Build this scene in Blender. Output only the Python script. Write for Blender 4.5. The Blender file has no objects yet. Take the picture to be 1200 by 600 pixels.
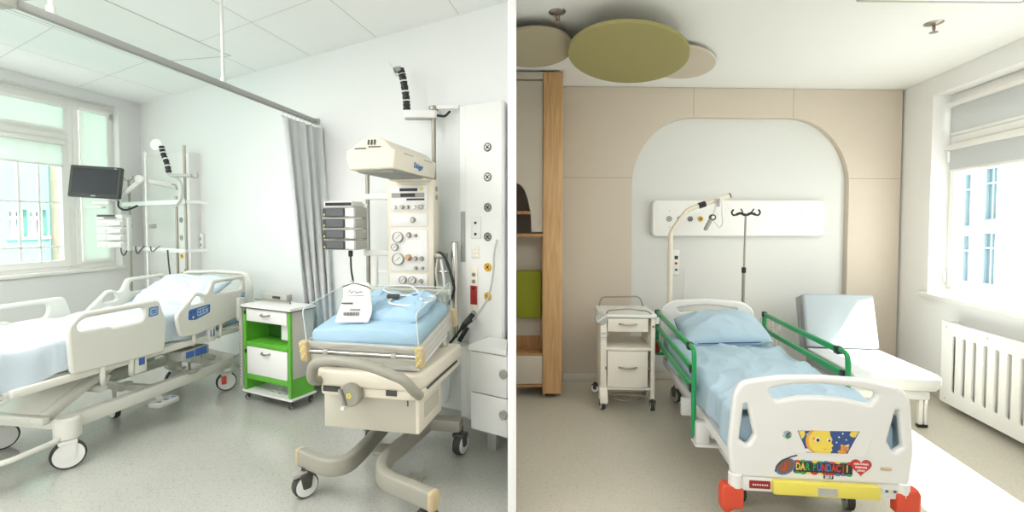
import bpy, bmesh, math, random
from mathutils import Vector as V, Matrix, noise
R = math.radians
PI = math.pi
random.seed(7)
scene = bpy.context.scene
COL = scene.collection

# ------------------------------------------------------------------ helpers
def lin(c):
    return tuple(((x/255)/12.92 if x/255 <= .04045 else ((x/255+.055)/1.055)**2.4) for x in c)

def arc(cx, cy, r, a0, a1, n=8):
    return [(cx+r*math.cos(R(a0+(a1-a0)*i/n)), cy+r*math.sin(R(a0+(a1-a0)*i/n))) for i in range(n+1)]

def rpoly(pts, n=5):
    """2D polygon [(x, y, corner radius)] with rounded corners"""
    out = []
    m = len(pts)
    for i, (x, y, r) in enumerate(pts):
        if r <= 0:
            out.append((x, y)); continue
        p = V((x, y)); a = V(pts[i-1][:2]); b = V(pts[(i+1) % m][:2])
        da = (a-p); db = (b-p)
        la, lb = da.length, db.length
        da.normalize(); db.normalize()
        ang = da.angle(db)
        t = min(r/max(math.tan(ang/2), 1e-4), la*.48, lb*.48)
        s, e = p+da*t, p+db*t
        for k in range(n+1):
            f = k/n
            q = s*(1-f)**2+p*2*f*(1-f)+e*f*f
            out.append((q.x, q.y))
    return out

def rrect(x0, x1, y0, y1, r, n=5):
    return rpoly([(x0, y0, r), (x1, y0, r), (x1, y1, r), (x0, y1, r)], n)

def circ(cx, cy, rx, ry=None, n=24):
    ry = rx if ry is None else ry
    return [(cx+rx*math.cos(2*PI*i/n), cy+ry*math.sin(2*PI*i/n)) for i in range(n)]

def spline(pts, k=6, closed=False):
    pts = [V(p) for p in pts]
    m = len(pts); out = []
    for i in range(m if closed else m-1):
        p0 = pts[i-1] if (closed or i > 0) else pts[0]*2-pts[1]
        p1 = pts[i]; p2 = pts[(i+1) % m]
        p3 = pts[(i+2) % m] if (closed or i+2 < m) else pts[-1]*2-pts[-2]
        for j in range(k):
            t = j/k
            out.append(.5*((2*p1)+(p2-p0)*t+(2*p0-5*p1+4*p2-p3)*t*t+(3*p1-p0-3*p2+p3)*t**3))
    if not closed:
        out.append(pts[-1])
    return out

def bend(pts, r, n=5):
    """3D polyline with rounded corners"""
    pts = [V(p) for p in pts]
    out = [pts[0]]
    for i in range(1, len(pts)-1):
        p = pts[i]; da = pts[i-1]-p; db = pts[i+1]-p
        t = min(r, da.length*.48, db.length*.48)
        s, e = p+da.normalized()*t, p+db.normalized()*t
        for k in range(n+1):
            f = k/n
            out.append(s*(1-f)**2+p*2*f*(1-f)+e*f*f)
    out.append(pts[-1])
    return out

class MB:
    """collects shapes and links them as ONE mesh object"""
    def __init__(self):
        self.bm = bmesh.new(); self.mi = 0
    def m(self, i):
        self.mi = i; return self
    def _take(self, me, mat=None):
        if mat is not None:
            me.transform(mat)
        n = len(self.bm.faces)
        self.bm.from_mesh(me)
        self.bm.faces.ensure_lookup_table()
        for f in self.bm.faces[n:]:
            f.material_index = self.mi
        bpy.data.meshes.remove(me)
        return self
    def box(self, x0, x1, y0, y1, z0, z1, bev=0.0, mat=None, seg=2):
        b = bmesh.new()
        bmesh.ops.create_cube(b, size=1)
        for v in b.verts:
            v.co = V(((x0+x1)/2+v.co.x*(x1-x0), (y0+y1)/2+v.co.y*(y1-y0), (z0+z1)/2+v.co.z*(z1-z0)))
        if bev > 0:
            bev = min(bev, .48*min(abs(x1-x0), abs(y1-y0), abs(z1-z0)))
            bmesh.ops.bevel(b, geom=b.edges[:], offset=bev, segments=seg, profile=.5, affect='EDGES')
        me = bpy.data.meshes.new('t'); b.to_mesh(me); b.free()
        return self._take(me, mat)
    def bar(self, p, q, w, h=None, bev=0.0):
        """rectangular bar from p to q"""
        h = w if h is None else h
        p, q = V(p), V(q); d = q-p
        return self.box(-w/2, w/2, -h/2, h/2, 0, d.length, bev, Matrix.Translation(p) @ d.to_track_quat('Z', 'Y').to_matrix().to_4x4())
    def tube(self, path, r, n=10, closed=False, sq=None, caps=True):
        """sweep a circle (or a rounded section sq=[(a,b)]) along path; r may be a list"""
        path = [V(p) for p in path]
        m = len(path)
        rs = r if isinstance(r, (list, tuple)) else [r]*m
        sec = sq or [(math.cos(2*PI*i/n), math.sin(2*PI*i/n)) for i in range(n)]
        b = self.bm; rings = []
        t0 = (path[1]-path[0]).normalized()
        up = V((0, 0, 1)) if abs(t0.z) < .9 else V((1, 0, 0))
        nrm = (up-t0*up.dot(t0)).normalized()
        for i in range(m):
            a = path[i-1] if (i > 0 or closed) else path[i]
            c = path[(i+1) % m] if (i < m-1 or closed) else path[i]
            t = (c-a).normalized()
            nrm = (nrm-t*nrm.dot(t))
            nrm.normalize()
            bi = t.cross(nrm)
            rings.append([b.verts.new(path[i]+(nrm*y+bi*x)*rs[i]) for x, y in sec])
        k = len(sec)
        for i in range(m if closed else m-1):
            A, B = rings[i], rings[(i+1) % m]
            for j in range(k):
                f = b.faces.new((A[j], A[(j+1) % k], B[(j+1) % k], B[j])); f.material_index = self.mi
        if caps and not closed:
            f = b.faces.new(rings[0][::-1]); f.material_index = self.mi
            f = b.faces.new(rings[-1]); f.material_index = self.mi
        return self
    def cyl(self, p, q, r, n=20, bev=0.0):
        p, q = V(p), V(q)
        if bev > 0:
            d = (q-p).normalized()*bev
            return self.tube([p, p+d*.001, p+d, q-d, q-d*.001, q], [r-bev, r-bev, r, r, r-bev, r-bev], n)
        return self.tube([p, q], r, n)
    def lathe(self, prof, n=24, mat=None, cap=True):
        """revolve [(r, z)] about z"""
        b = bmesh.new(); rings = []
        for r, z in prof:
            rings.append([b.verts.new((max(r, 1e-5)*math.cos(2*PI*i/n), max(r, 1e-5)*math.sin(2*PI*i/n), z)) for i in range(n)])
        for A, B in zip(rings, rings[1:]):
            for j in range(n):
                b.faces.new((A[j], A[(j+1) % n], B[(j+1) % n], B[j]))
        if cap:
            b.faces.new(rings[0][::-1]); b.faces.new(rings[-1])
        me = bpy.data.meshes.new('t'); b.to_mesh(me); b.free()
        return self._take(me, mat)
    def ball(self, c, rx, ry=None, rz=None, mat=None):
        b = bmesh.new()
        bmesh.ops.create_uvsphere(b, u_segments=20, v_segments=12, radius=1)
        for v in b.verts:
            v.co = V((c[0]+v.co.x*rx, c[1]+v.co.y*(ry or rx), c[2]+v.co.z*(rz or rx)))
        me = bpy.data.meshes.new('t'); b.to_mesh(me); b.free()
        return self._take(me, mat)
    def plate(self, outline, y0, y1, holes=(), bev=0.0, mat=None, res=2):
        """flat board in the xz plane between depths y0..y1 with holes and rounded rims"""
        cu = bpy.data.curves.new('t', 'CURVE'); cu.dimensions = '2D'; cu.fill_mode = 'BOTH'
        for loop in [outline]+list(holes):
            sp = cu.splines.new('POLY'); sp.points.add(len(loop)-1)
            for p, q in zip(sp.points, loop):
                p.co = (q[0], q[1], 0, 1)
            sp.use_cyclic_u = True
        t = abs(y1-y0)/2
        bev = min(bev, t*.98)
        cu.extrude = t-bev
        cu.bevel_depth = bev; cu.bevel_resolution = res
        cu.offset = -bev
        o = bpy.data.objects.new('t', cu)
        me = bpy.data.meshes.new_from_object(o)
        bpy.data.objects.remove(o); bpy.data.curves.remove(cu)
        me.transform(Matrix.Translation((0, (y0+y1)/2, 0)) @ Matrix.Rotation(PI/2, 4, 'X'))
        return self._take(me, mat)
    def slab(self, outline, z0, z1, holes=(), bev=0.0, mat=None):
        """flat board in the xy plane between heights z0..z1"""
        fix = Matrix.Rotation(-PI/2, 4, 'X')
        q = fix if mat is None else mat @ fix
        return self.plate(outline, -z1, -z0, holes, bev, q)
    def side(self, outline, x0, x1, holes=(), bev=0.0, mat=None):
        """flat board in the yz plane between x0..x1"""
        fix = Matrix.Rotation(PI/2, 4, 'Z')
        q = fix if mat is None else mat @ fix
        return self.plate(outline, -x1, -x0, holes, bev, q)
    def text(self, s, size, x, y, z, mat=None, ext=.0006, align='CENTER', squeeze=1.0, bold=0.0):
        cu = bpy.data.curves.new('t', 'FONT'); cu.body = s; cu.size = size; cu.extrude = ext
        cu.align_x = align; cu.align_y = 'CENTER'; cu.offset = bold
        o = bpy.data.objects.new('t', cu)
        me = bpy.data.meshes.new_from_object(o)
        bpy.data.objects.remove(o); bpy.data.curves.remove(cu)
        mm = Matrix.Translation((x, y, z)) @ Matrix.Rotation(PI/2, 4, 'X') @ Matrix.Diagonal((squeeze, 1, 1, 1))
        return self._take(me, mm if mat is None else mat @ mm)
    def grid(self, fn, nu, nv, closed_u=False):
        b = self.bm
        g = [[b.verts.new(fn(i/nu, j/nv)) for j in range(nv+1)] for i in range(nu+1)]
        for i in range(nu):
            for j in range(nv):
                f = b.faces.new((g[i][j], g[i+1][j], g[i+1][j+1], g[i][j+1])); f.material_index = self.mi
        return self
    def obj(self, name, mats, parent=None, smooth=40, matrix=None):
        b = self.bm
        if matrix is not None:
            b.transform(matrix)
        bmesh.ops.recalc_face_normals(b, faces=b.faces[:])
        me = bpy.data.meshes.new(name); b.to_mesh(me); b.free()
        for f in me.polygons:
            f.use_smooth = True
        me.set_sharp_from_angle(angle=R(smooth))
        for mt in (mats if isinstance(mats, (list, tuple)) else [mats]):
            me.materials.append(mt)
        o = bpy.data.objects.new(name, me); COL.objects.link(o)
        if parent is not None:
            o.parent = parent
        return o

def tag(o, label, cat, group=None):
    o['label'] = label; o['category'] = cat
    if group:
        o['group'] = group
    return o
def thing(name, label, cat, loc=(0, 0, 0), rz=0.0, group=None):
    o = bpy.data.objects.new(name, None); COL.objects.link(o)
    o.empty_display_size = .1
    o.location = loc; o.rotation_euler = (0, 0, rz)
    return tag(o, label, cat, group)
def single(mb, name, mats, label, cat, loc=(0, 0, 0), rz=0.0, group=None, smooth=40):
    o = mb.obj(name, mats, None, smooth)
    o.location = loc; o.rotation_euler = (0, 0, rz)
    return tag(o, label, cat, group)
def struct(mb, name, mats, loc=(0, 0, 0), rz=0.0, smooth=40):
    o = mb.obj(name, mats, None, smooth)
    o.location = loc; o.rotation_euler = (0, 0, rz)
    o['kind'] = 'structure'
    return o
def children(o):
    return [c for c in bpy.data.objects if c.parent == o]
def copy_tree(o, loc, rz, label, parent=None):
    c = o.copy(); COL.objects.link(c)
    if parent is None:
        c.location = loc; c.rotation_euler = (0, 0, rz); c['label'] = label
    else:
        c.parent = parent
    for ch in children(o):
        copy_tree(ch, None, None, None, c)
    return c

# ------------------------------------------------------------------ materials
def mat(name, rgb, rough=.5, metal=0.0, var=0.0, vscale=8.0, bump=0.0, bscale=60.0, spec=.5, coat=0.0, linear=False, detail=3):
    m = bpy.data.materials.new(name); m.use_nodes = True
    nt = m.node_tree; p = nt.nodes['Principled BSDF']
    c = rgb if linear else lin(rgb)
    p.inputs['Base Color'].default_value = (*c, 1)
    p.inputs['Roughness'].default_value = rough
    p.inputs['Metallic'].default_value = metal
    p.inputs['Specular IOR Level'].default_value = spec
    p.inputs['Coat Weight'].default_value = coat
    tc = nt.nodes.new('ShaderNodeTexCoord')
    if var > 0:
        n = nt.nodes.new('ShaderNodeTexNoise'); n.inputs['Scale'].default_value = vscale; n.inputs['Detail'].default_value = detail
        r = nt.nodes.new('ShaderNodeMapRange'); r.inputs['To Min'].default_value = 1-var; r.inputs['To Max'].default_value = 1+var
        mx = nt.nodes.new('ShaderNodeVectorMath'); mx.operation = 'SCALE'
        mx.inputs[0].default_value = c
        nt.links.new(tc.outputs['Object'], n.inputs['Vector'])
        nt.links.new(n.outputs['Fac'], r.inputs['Value'])
        nt.links.new(r.outputs['Result'], mx.inputs['Scale'])
        nt.links.new(mx.outputs['Vector'], p.inputs['Base Color'])
    if bump > 0:
        n = nt.nodes.new('ShaderNodeTexNoise'); n.inputs['Scale'].default_value = bscale; n.inputs['Detail'].default_value = 4
        bp = nt.nodes.new('ShaderNodeBump'); bp.inputs['Strength'].default_value = bump; bp.inputs['Distance'].default_value = .01
        nt.links.new(tc.outputs['Object'], n.inputs['Vector'])
        nt.links.new(n.outputs['Fac'], bp.inputs['Height'])
        nt.links.new(bp.outputs['Normal'], p.inputs['Normal'])
    return m

def floor_mat(name, base, dark, light, rough=.3):
    """vinyl floor with fine terrazzo chips"""
    m = mat(name, base, rough, var=.03, vscale=2.5, spec=.8)
    nt = m.node_tree; p = nt.nodes['Principled BSDF']
    tc = nt.nodes['Texture Coordinate']
    src = p.inputs['Base Color'].links[0].from_socket
    for sc, th, col in ((55, .22, dark), (85, .2, light), (120, .2, dark)):
        vo = nt.nodes.new('ShaderNodeTexVoronoi'); vo.inputs['Scale'].default_value = sc
        lt = nt.nodes.new('ShaderNodeMath'); lt.operation = 'LESS_THAN'; lt.inputs[1].default_value = th
        mx = nt.nodes.new('ShaderNodeMix'); mx.data_type = 'RGBA'
        nt.links.new(tc.outputs['Object'], vo.inputs['Vector'])
        nt.links.new(vo.outputs['Distance'], lt.inputs[0])
        nt.links.new(lt.outputs[0], mx.inputs['Factor'])
        nt.links.new(src, mx.inputs['A'])
        mx.inputs['B'].default_value = (*lin(col), 1)
        src = mx.outputs['Result']
    nt.links.new(src, p.inputs['Base Color'])
    return m

def wood_mat(name, a, b):
    m = mat(name, a, .45)
    nt = m.node_tree; p = nt.nodes['Principled BSDF']; tc = nt.nodes['Texture Coordinate']
    mp = nt.nodes.new('ShaderNodeMapping'); mp.inputs['Scale'].default_value = (14, 14, .9)
    n = nt.nodes.new('ShaderNodeTexNoise'); n.inputs['Scale'].default_value = 3; n.inputs['Detail'].default_value = 6; n.inputs['Distortion'].default_value = .6
    cr = nt.nodes.new('ShaderNodeValToRGB')
    cr.color_ramp.elements[0].position = .3; cr.color_ramp.elements[0].color = (*lin(b), 1)
    cr.color_ramp.elements[1].position = .7; cr.color_ramp.elements[1].color = (*lin(a), 1)
    nt.links.new(tc.outputs['Object'], mp.inputs['Vector']); nt.links.new(mp.outputs['Vector'], n.inputs['Vector'])
    nt.links.new(n.outputs['Fac'], cr.inputs['Fac']); nt.links.new(cr.outputs['Color'], p.inputs['Base Color'])
    return m

def clear_mat(name, tint=(1, 1, 1), gloss=.07):
    m = bpy.data.materials.new(name); m.use_nodes = True
    nt = m.node_tree; nt.nodes.clear()
    out = nt.nodes.new('ShaderNodeOutputMaterial'); mx = nt.nodes.new('ShaderNodeMixShader')
    t = nt.nodes.new('ShaderNodeBsdfTransparent'); t.inputs['Color'].default_value = (*tint, 1)
    g = nt.nodes.new('ShaderNodeBsdfGlossy'); g.inputs['Roughness'].default_value = .03
    mx.inputs[0].default_value = gloss
    nt.links.new(t.outputs[0], mx.inputs[1]); nt.links.new(g.outputs[0], mx.inputs[2]); nt.links.new(mx.outputs[0], out.inputs[0])
    return m

def lamp_mat(name, rgb, strength):
    m = bpy.data.materials.new(name); m.use_nodes = True
    p = m.node_tree.nodes['Principled BSDF']
    p.inputs['Base Color'].default_value = (*lin(rgb), 1)
    p.inputs['Emission Color'].default_value = (*lin(rgb), 1)
    p.inputs['Emission Strength'].default_value = strength
    return m

def cloth_blind(name, rgb, trans=.35):
    """blind fabric that lets some daylight through"""
    m = mat(name, rgb, .9, bump=.1, bscale=400)
    nt = m.node_tree; p = nt.nodes['Principled BSDF']
    out = [n for n in nt.nodes if n.type == 'OUTPUT_MATERIAL'][0]
    t = nt.nodes.new('ShaderNodeBsdfTranslucent'); t.inputs['Color'].default_value = (*lin(rgb), 1)
    mx = nt.nodes.new('ShaderNodeMixShader'); mx.inputs[0].default_value = trans
    nt.links.new(p.outputs[0], mx.inputs[1]); nt.links.new(t.outputs[0], mx.inputs[2]); nt.links.new(mx.outputs[0], out.inputs[0])
    return m

WHITE_WALL = mat('white_paint', (232, 233, 231), .6, var=.01, vscale=1.5, bump=.02, bscale=150)
WALL_R = mat('window_wall_paint', (246, 246, 244), .6, var=.008, vscale=1.5)
ARCH = mat('arch_paint', (216, 217, 212), .6, var=.01, vscale=1.5)
JOINT = mat('tile_joint', (196, 196, 190), .8, var=.02)
CEIL_L = mat('ceiling_tile_paint', (249, 249, 247), .8, var=.01, vscale=2)
CEIL_R = mat('ceiling_paint', (240, 240, 237), .8, var=.01, vscale=2)
DIVIDER = mat('divider_paint', (254, 254, 254), .6, var=.005)
BEIGE = mat('beige_panel', (208, 197, 180), .65, var=.02, vscale=12, bump=.03, bscale=200)
BEIGE_SHELF = mat('beige_cabinet', (196, 186, 170), .55, var=.02, vscale=5)
SEAM = mat('panel_seam', (150, 138, 122), .8, var=.03)  # brown-grey colour of the joints between wall panels
FLOOR_L = floor_mat('grey_terrazzo_vinyl', (178, 179, 170), (156, 157, 148), (196, 197, 188), .2)
FLOOR_R = floor_mat('beige_terrazzo_vinyl', (196, 190, 174), (172, 166, 150), (210, 204, 190), .32)
BASE_L = mat('grey_vinyl_skirting', (178, 179, 172), .4, var=.03, vscale=60)
BASE_R = mat('light_skirting', (214, 208, 196), .5, var=.02)
OAK = wood_mat('oak', (216, 176, 126), (190, 147, 98))
OAK_D = wood_mat('oak_shelf', (190, 145, 95), (160, 115, 72))
GREEN_CUSH = mat('olive_green_upholstery', (138, 142, 22), .75, var=.05, vscale=20, bump=.1, bscale=300)
OLIVE = mat('olive_felt', (158, 150, 98), .95, var=.05, vscale=60, bump=.1, bscale=300)
TAUPE = mat('taupe_felt', (176, 166, 140), .95, var=.04, vscale=60, bump=.1, bscale=300)
CREAM_FELT = mat('cream_felt', (206, 196, 178), .95, var=.03, vscale=60)
WPLAST = mat('white_plastic', (233, 233, 229), .35, var=.01)
CABM = mat('cabinet_laminate', (240, 234, 220), .42, var=.012)
CPLAST = mat('cream_plastic', (232, 224, 205), .4, var=.012)
BPLAST = mat('bed_plastic', (222, 221, 211), .38, var=.012)
SILVER = mat('powder_grey_metal', (184, 183, 175), .4, var=.015)
GREYPL = mat('grey_plastic', (160, 160, 152), .45, var=.02)
DGREY = mat('dark_grey_plastic', (70, 70, 66), .5, var=.03)
BLACK = mat('black_plastic', (28, 28, 28), .45, var=.05)
RUBBER = mat('rubber', (62, 60, 56), .7, var=.05)
CHROME = mat('chrome', (205, 203, 196), .18, 1.0, var=.01)
STEEL = mat('brushed_steel', (158, 153, 142), .35, .8, var=.02, vscale=30)
ALU = mat('aluminium', (205, 203, 194), .4, .6, var=.02)
GREIGE = mat('greige_lacquer', (198, 194, 177), .42, var=.015)
LEG = mat('taupe_grey_metal', (158, 155, 142), .42, var=.015)
BRASSY = mat('beige_cap', (196, 176, 140), .5, var=.03)
BEDDING = mat('pale_blue_cotton', (170, 202, 222), .9, var=.035, vscale=9, bump=.12, bscale=250)
BEDDING_L = mat('light_blue_sheet', (210, 223, 232), .9, var=.03, vscale=9, bump=.12, bscale=250)
BEDDING_R = mat('soft_blue_sheet', (176, 200, 214), .9, var=.03, vscale=9, bump=.12, bscale=250)
NAVY = mat('navy_piping', (50, 80, 140), .8, var=.03)
CURT = mat('grey_curtain', (210, 213, 213), .9, var=.03, vscale=14, bump=.1, bscale=300)
GREEN = mat('bright_green_laminate', (94, 174, 54), .4, var=.02)
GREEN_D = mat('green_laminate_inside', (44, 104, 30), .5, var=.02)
GREENMET = mat('green_lacquered_steel', (30, 150, 85), .35, var=.03)
RED = mat('red_bumper', (216, 78, 50), .45, var=.03)
DRED = mat('dark_red_plastic', (150, 34, 30), .45, var=.03)
YELLOW = mat('yellow_plastic', (234, 220, 96), .45, var=.02)
BLUE = mat('blue_label', (58, 100, 170), .5, var=.04, vscale=40)
LBLUE = mat('light_blue_label', (150, 180, 210), .5, var=.04)
SCREEN = mat('screen_glass', (48, 52, 56), .25, var=.03)
BEZEL = mat('screen_bezel', (62, 62, 60), .4, var=.02)
RING = mat('outlet_ring', (128, 126, 120), .35, .3)
DIALF = mat('dial_face', (226, 226, 220), .35, var=.01)
GLASS = clear_mat('window_glass', (.97, .99, .98), .05)
ACRYL = clear_mat('acrylic', (.95, .97, .965), .10)
BLIND = cloth_blind('blind_fabric', (236, 236, 233), .6)
BLIND_R = cloth_blind('blind_fabric_grey', (214, 217, 217), .12)
FRAME = mat('window_lacquer', (246, 245, 240), .35, var=.005)
RADI = mat('radiator_lacquer', (244, 243, 238), .4, var=.005)
CHAIRG = mat('grey_blue_leatherette', (172, 183, 188), .5, var=.015, bump=.05, bscale=300)
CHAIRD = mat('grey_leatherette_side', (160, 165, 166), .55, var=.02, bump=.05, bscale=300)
CHAIRW = mat('pale_leatherette_seat', (218, 221, 222), .5, var=.01, bump=.05, bscale=300)
# ------------------------------------------------------------------ where the walls stand
class Wall:
    def __init__(self, x, y, deg):
        self.c = V((x, y, 0)); self.a = R(deg)
        self.d = V((math.cos(self.a), math.sin(self.a), 0)); self.n = V((math.sin(self.a), -math.cos(self.a), 0))
    def at(self, s, off=0.0, z=0.0):
        p = self.c+self.d*s+self.n*off
        return (p.x, p.y, z)
WL = Wall(-4.839, 6.266, 78.9)      # window wall of the left room, x runs away from the viewer and ends in the corner
WB = Wall(-4.839, 6.266, -30.84)    # long wall of the left room, x runs from the corner towards the divider
WK = Wall(.548, 4.669, 2.25)        # panelled wall of the right room
WR = Wall(3.908, 4.801, -100.61)    # window wall of the right room, x runs towards the viewer
HL, HR = 3.10, 2.88

# ------------------------------------------------------------------ setting
def flat(name, pts, z0, z1, m):
    return struct(MB().slab(pts, z0, z1), name, m)
BK = -2.6
lx = -4.839-(6.266-BK)*.1963; rx = 3.908-(4.801-BK)*.1874
flat('floor_left', [(lx-.3, BK), (0, BK), (0, 3.38), (-4.7, 6.5), (-5.2, 6.3)], -.1, 0, FLOOR_L)
flat('floor_right', [(0, BK), (rx+.3, BK), (4.3, 5.0), (0, 4.9)], -.1, 0, FLOOR_R)
flat('ceiling_left', [(lx-.3, BK), (0, BK), (0, 3.38), (-4.7, 6.5), (-5.2, 6.3)], HL, HL+.1, CEIL_L)
flat('ceiling_right', [(0, BK), (rx+.3, BK), (4.3, 5.0), (0, 4.9)], HR, HR+.1, CEIL_R)
struct(MB().box(-.022, .022, 2.45, 4.62, 0, HL, .003), 'wall_divider', DIVIDER)
struct(MB().plate([(-9.2, 0), (.2, 0), (.2, HL), (-9.2, HL)], 0, .28, [[(-3.3, 1.02), (-.28, 1.02), (-.28, 2.99), (-3.3, 2.99)]]), 'wall_left', WHITE_WALL, WL.c, WL.a)
struct(MB().slab([(-.2, 0), (5.605, 0), (5.533, .12), (-.2, .12)], 0, HL), 'wall_back_left', WHITE_WALL, WB.c, WB.a)
struct(MB().box(-.6, 3.6, .06, .2, 0, HR), 'wall_back_right', ARCH, WK.c, WK.a)
struct(MB().plate([(-.24, 0), (7.6, 0), (7.6, HR), (-.24, HR)], 0, .24, [[(.42, .915), (3.0, .915), (3.0, 2.71), (.42, 2.71)]]), 'wall_right', WALL_R, WR.c, WR.a)
# the far side of both rooms, behind the viewer
struct(MB().plate([(lx-.3, 0), (0, 0), (0, HL), (lx-.3, HL)], BK-.12, BK, [[(-5.9, .9), (-.5, .9), (-.5, 2.95), (-5.9, 2.95)]]), 'wall_rear_left', WHITE_WALL)  # wide opening added to let sky light in as fill from behind
struct(MB().box(0, rx+.3, BK-.12, BK, 0, HR), 'wall_rear_right', WHITE_WALL)
struct(MB().box(-.022, .022, BK, -.6, 0, HL), 'wall_divider_rear', DIVIDER)
struct(MB().box(0, .02, -.6, 2.45, HR+.1, HL+.1), 'trim_bulkhead', CEIL_R)

# ceiling grid of the left room: thin grey joints between the tiles
g = MB()
for k in range(-4, 3):
    x0 = -1.865+.735*k
    p = V((x0, 6.266-.597*(x0+4.839)-.02, HL+.001))
    g.bar(p, p-V((.1926, .9813, 0))*5.5, .0045)
struct(g, 'trim_ceiling_joint', JOINT)
g = MB()
for k in range(8):
    p = WB.c+WB.n*(.72+.75*k); p.z = HL+.001

    g.bar(p+WB.d*-.3, p+WB.d*max(1, (-p.x-.06)/.8586), .0035)
struct(g, 'trim_ceiling_cross_joint', JOINT)

# skirtings
struct(MB().box(0.02, 5.57, -.012, 0, 0, .115, .004), 'baseboard_back_left', BASE_L, WB.c, WB.a)
struct(MB().box(-8.9, -.01, -.012, 0, 0, .115, .004), 'baseboard_left', BASE_L, WL.c, WL.a)
struct(MB().box(-.05, 3.34, -.014, 0, 0, .075, .004), 'baseboard_back_right', BASE_R, WK.c, WK.a)
struct(MB().box(.02, 7.3, -.014, 0, 0, .075, .004), 'baseboard_right', BASE_R, WR.c, WR.a)

# beige wall panelling of the right room with an arched opening
top = 2.59
archh = [(.628, .075)]+[(.628, 1.9)]+[(.628+.62-.62*math.cos(R(a)), 1.93+(top-1.93)*math.sin(R(a))) for a in range(0, 91, 6)] \
    + [(2.814-.62+.62*math.sin(R(a)), 1.93+(top-1.93)*math.cos(R(a))) for a in range(0, 91, 6)]+[(2.814, 1.9), (2.814, .075)]
cl = MB().plate([(-.5, .075), (.628, .075)]+archh[1:-1]+[(2.814, .075), (3.345, .075), (3.345, HR-.003), (-.5, HR-.003)], 0, .058, bev=.002)
struct(cl, 'wall_panelling', BEIGE, WK.c, WK.a)
g = MB()
for s in (1.23, 2.23):
    g.box(s-.002, s+.002, -.0008, .01, 2.595, HR-.004)
for a, b in ((-.05, .626), (2.816, 3.34)):
    g.box(a, b, -.0008, .01, 1.996, 2.0)
struct(g, 'trim_panel_joint', SEAM, WK.c, WK.a)

# ------------------------------------------------------------------ windows
def frame_mb(x0, x1, z0, z1, w, y0, y1, bev=.006):
    return MB().plate([(x0, z0), (x1, z0), (x1, z1), (x0, z1)], y0, y1, [[(x0+w, z0+w), (x1-w, z0+w), (x1-w, z1-w), (x0+w, z1-w)]], bev=bev)
def part(parent, name, mb, m, smooth=40):
    return mb.obj(name, m, parent, smooth)

# left window: x local = -distance from the corner
w1 = struct(frame_mb(-3.3, -.262, 1.02, 2.99, .05, .10, .17), 'window_1', FRAME, WL.c, WL.a)
part(w1, 'mullion', MB().box(-.80, -.735, .09, .17, 1.05, 2.96, .006), FRAME)
part(w1, 'mullion', MB().box(-2.6, -2.53, .09, .17, 1.05, 2.96, .006), FRAME)
part(w1, 'transom', MB().box(-2.53, -.80, .085, .17, 2.50, 2.57, .008), FRAME)
s_ = part(w1, 'sash', frame_mb(-.735, -.312, 1.07, 2.95, .055, .085, .15), FRAME)
part(s_, 'pane', MB().box(-.68, -.367, .118, .122, 1.12, 2.9), GLASS)
s_ = part(w1, 'sash', frame_mb(-2.53, -.80, 1.06, 2.50, .075, .085, .15), FRAME)
part(s_, 'pane', MB().box(-2.46, -.875, .118, .122, 1.13, 2.43), GLASS)
gb = MB()
for x in (-1.265, -1.08, -1.9):
    gb.box(x-.011, x+.011, .11, .13, 1.13, 2.43)
for z in (1.29, 1.785):
    gb.box(-2.46, -.875, .11, .13, z-.011, z+.011)
part(s_, 'glazing_bar', gb, FRAME)
s_ = part(w1, 'sash', frame_mb(-2.53, -.80, 2.57, 2.95, .05, .085, .15), FRAME)
part(s_, 'pane', MB().box(-2.48, -.85, .118, .122, 2.62, 2.9), GLASS)
part(w1, 'hinge', MB().cyl((-.318, .08, 2.83), (-.318, .08, 2.90), .012), SILVER)
struct(MB().box(-3.3, -.26, -.03, .11, .985, 1.022, .006), 'sill_left', FRAME, WL.c, WL.a)
struct(MB().box(-3.3, -.28, .0, .10, 2.985, 3.0, .003), 'trim_1', FRAME, WL.c, WL.a)

def blind(x0, x1, zt, zb, y, wall, label, group, m, tilt=0):
    t = thing('roller_blind', label, 'blind', wall.at((x0+x1)/2, -y, zb), wall.a, group)
    h = (x1-x0)/2
    part(t, 'cassette', MB().box(-h-.012, h+.012, -.035, .012, zt-zb-.045, zt-zb, .012), FRAME)
    part(t, 'fabric', MB().box(-h, h, -.002, .0, 0, zt-zb-.03), m)
    part(t, 'bottom_bar', MB().box(-h, h, -.009, .005, -.012, .012, .005), FRAME)
blind(-.685, -.362, 2.91, 1.10, .075, WL, 'tall narrow white blind closed over the right casement of the bright window', 'white blinds of the bright window', BLIND)
blind(-2.50, -.845, 2.90, 2.60, .075, WL, 'white blind covering the small top pane of the bright window', 'white blinds of the bright window', BLIND)
blind(-2.48, -.865, 2.48, 2.20, .075, WL, 'white blind half lowered over the large pane behind the beds', 'white blinds of the bright window', BLIND)

# right window
w2 = struct(frame_mb(.40, 3.0, .95, 2.71, .06, .15, .23), 'window_2', FRAME, WR.c, WR.a)
part(w2, 'transom', MB().box(.45, 2.95, .13, .23, 2.27, 2.33, .008), FRAME)
s_ = part(w2, 'sash', frame_mb(.455, 2.95, .98, 2.27, .06, .13, .21), FRAME)
part(s_, 'pane', MB().box(.51, 2.895, .168, .172, 1.03, 2.22), GLASS)
part(s_, 'window_handle', MB().box(2.91, 2.93, .09, .13, 1.55, 1.68, .008), SILVER)
s_ = part(w2, 'sash', frame_mb(.455, 2.95, 2.33, 2.67, .045, .13, .21), FRAME)
part(s_, 'pane', MB().box(.5, 2.9, .168, .172, 2.37, 2.63), GLASS)
part(w2, 'hinge', MB().cyl((.44, .125, 1.02), (.44, .125, 1.12), .012).cyl((.44, .125, 2.1), (.44, .125, 2.2), .012), FRAME)
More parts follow.
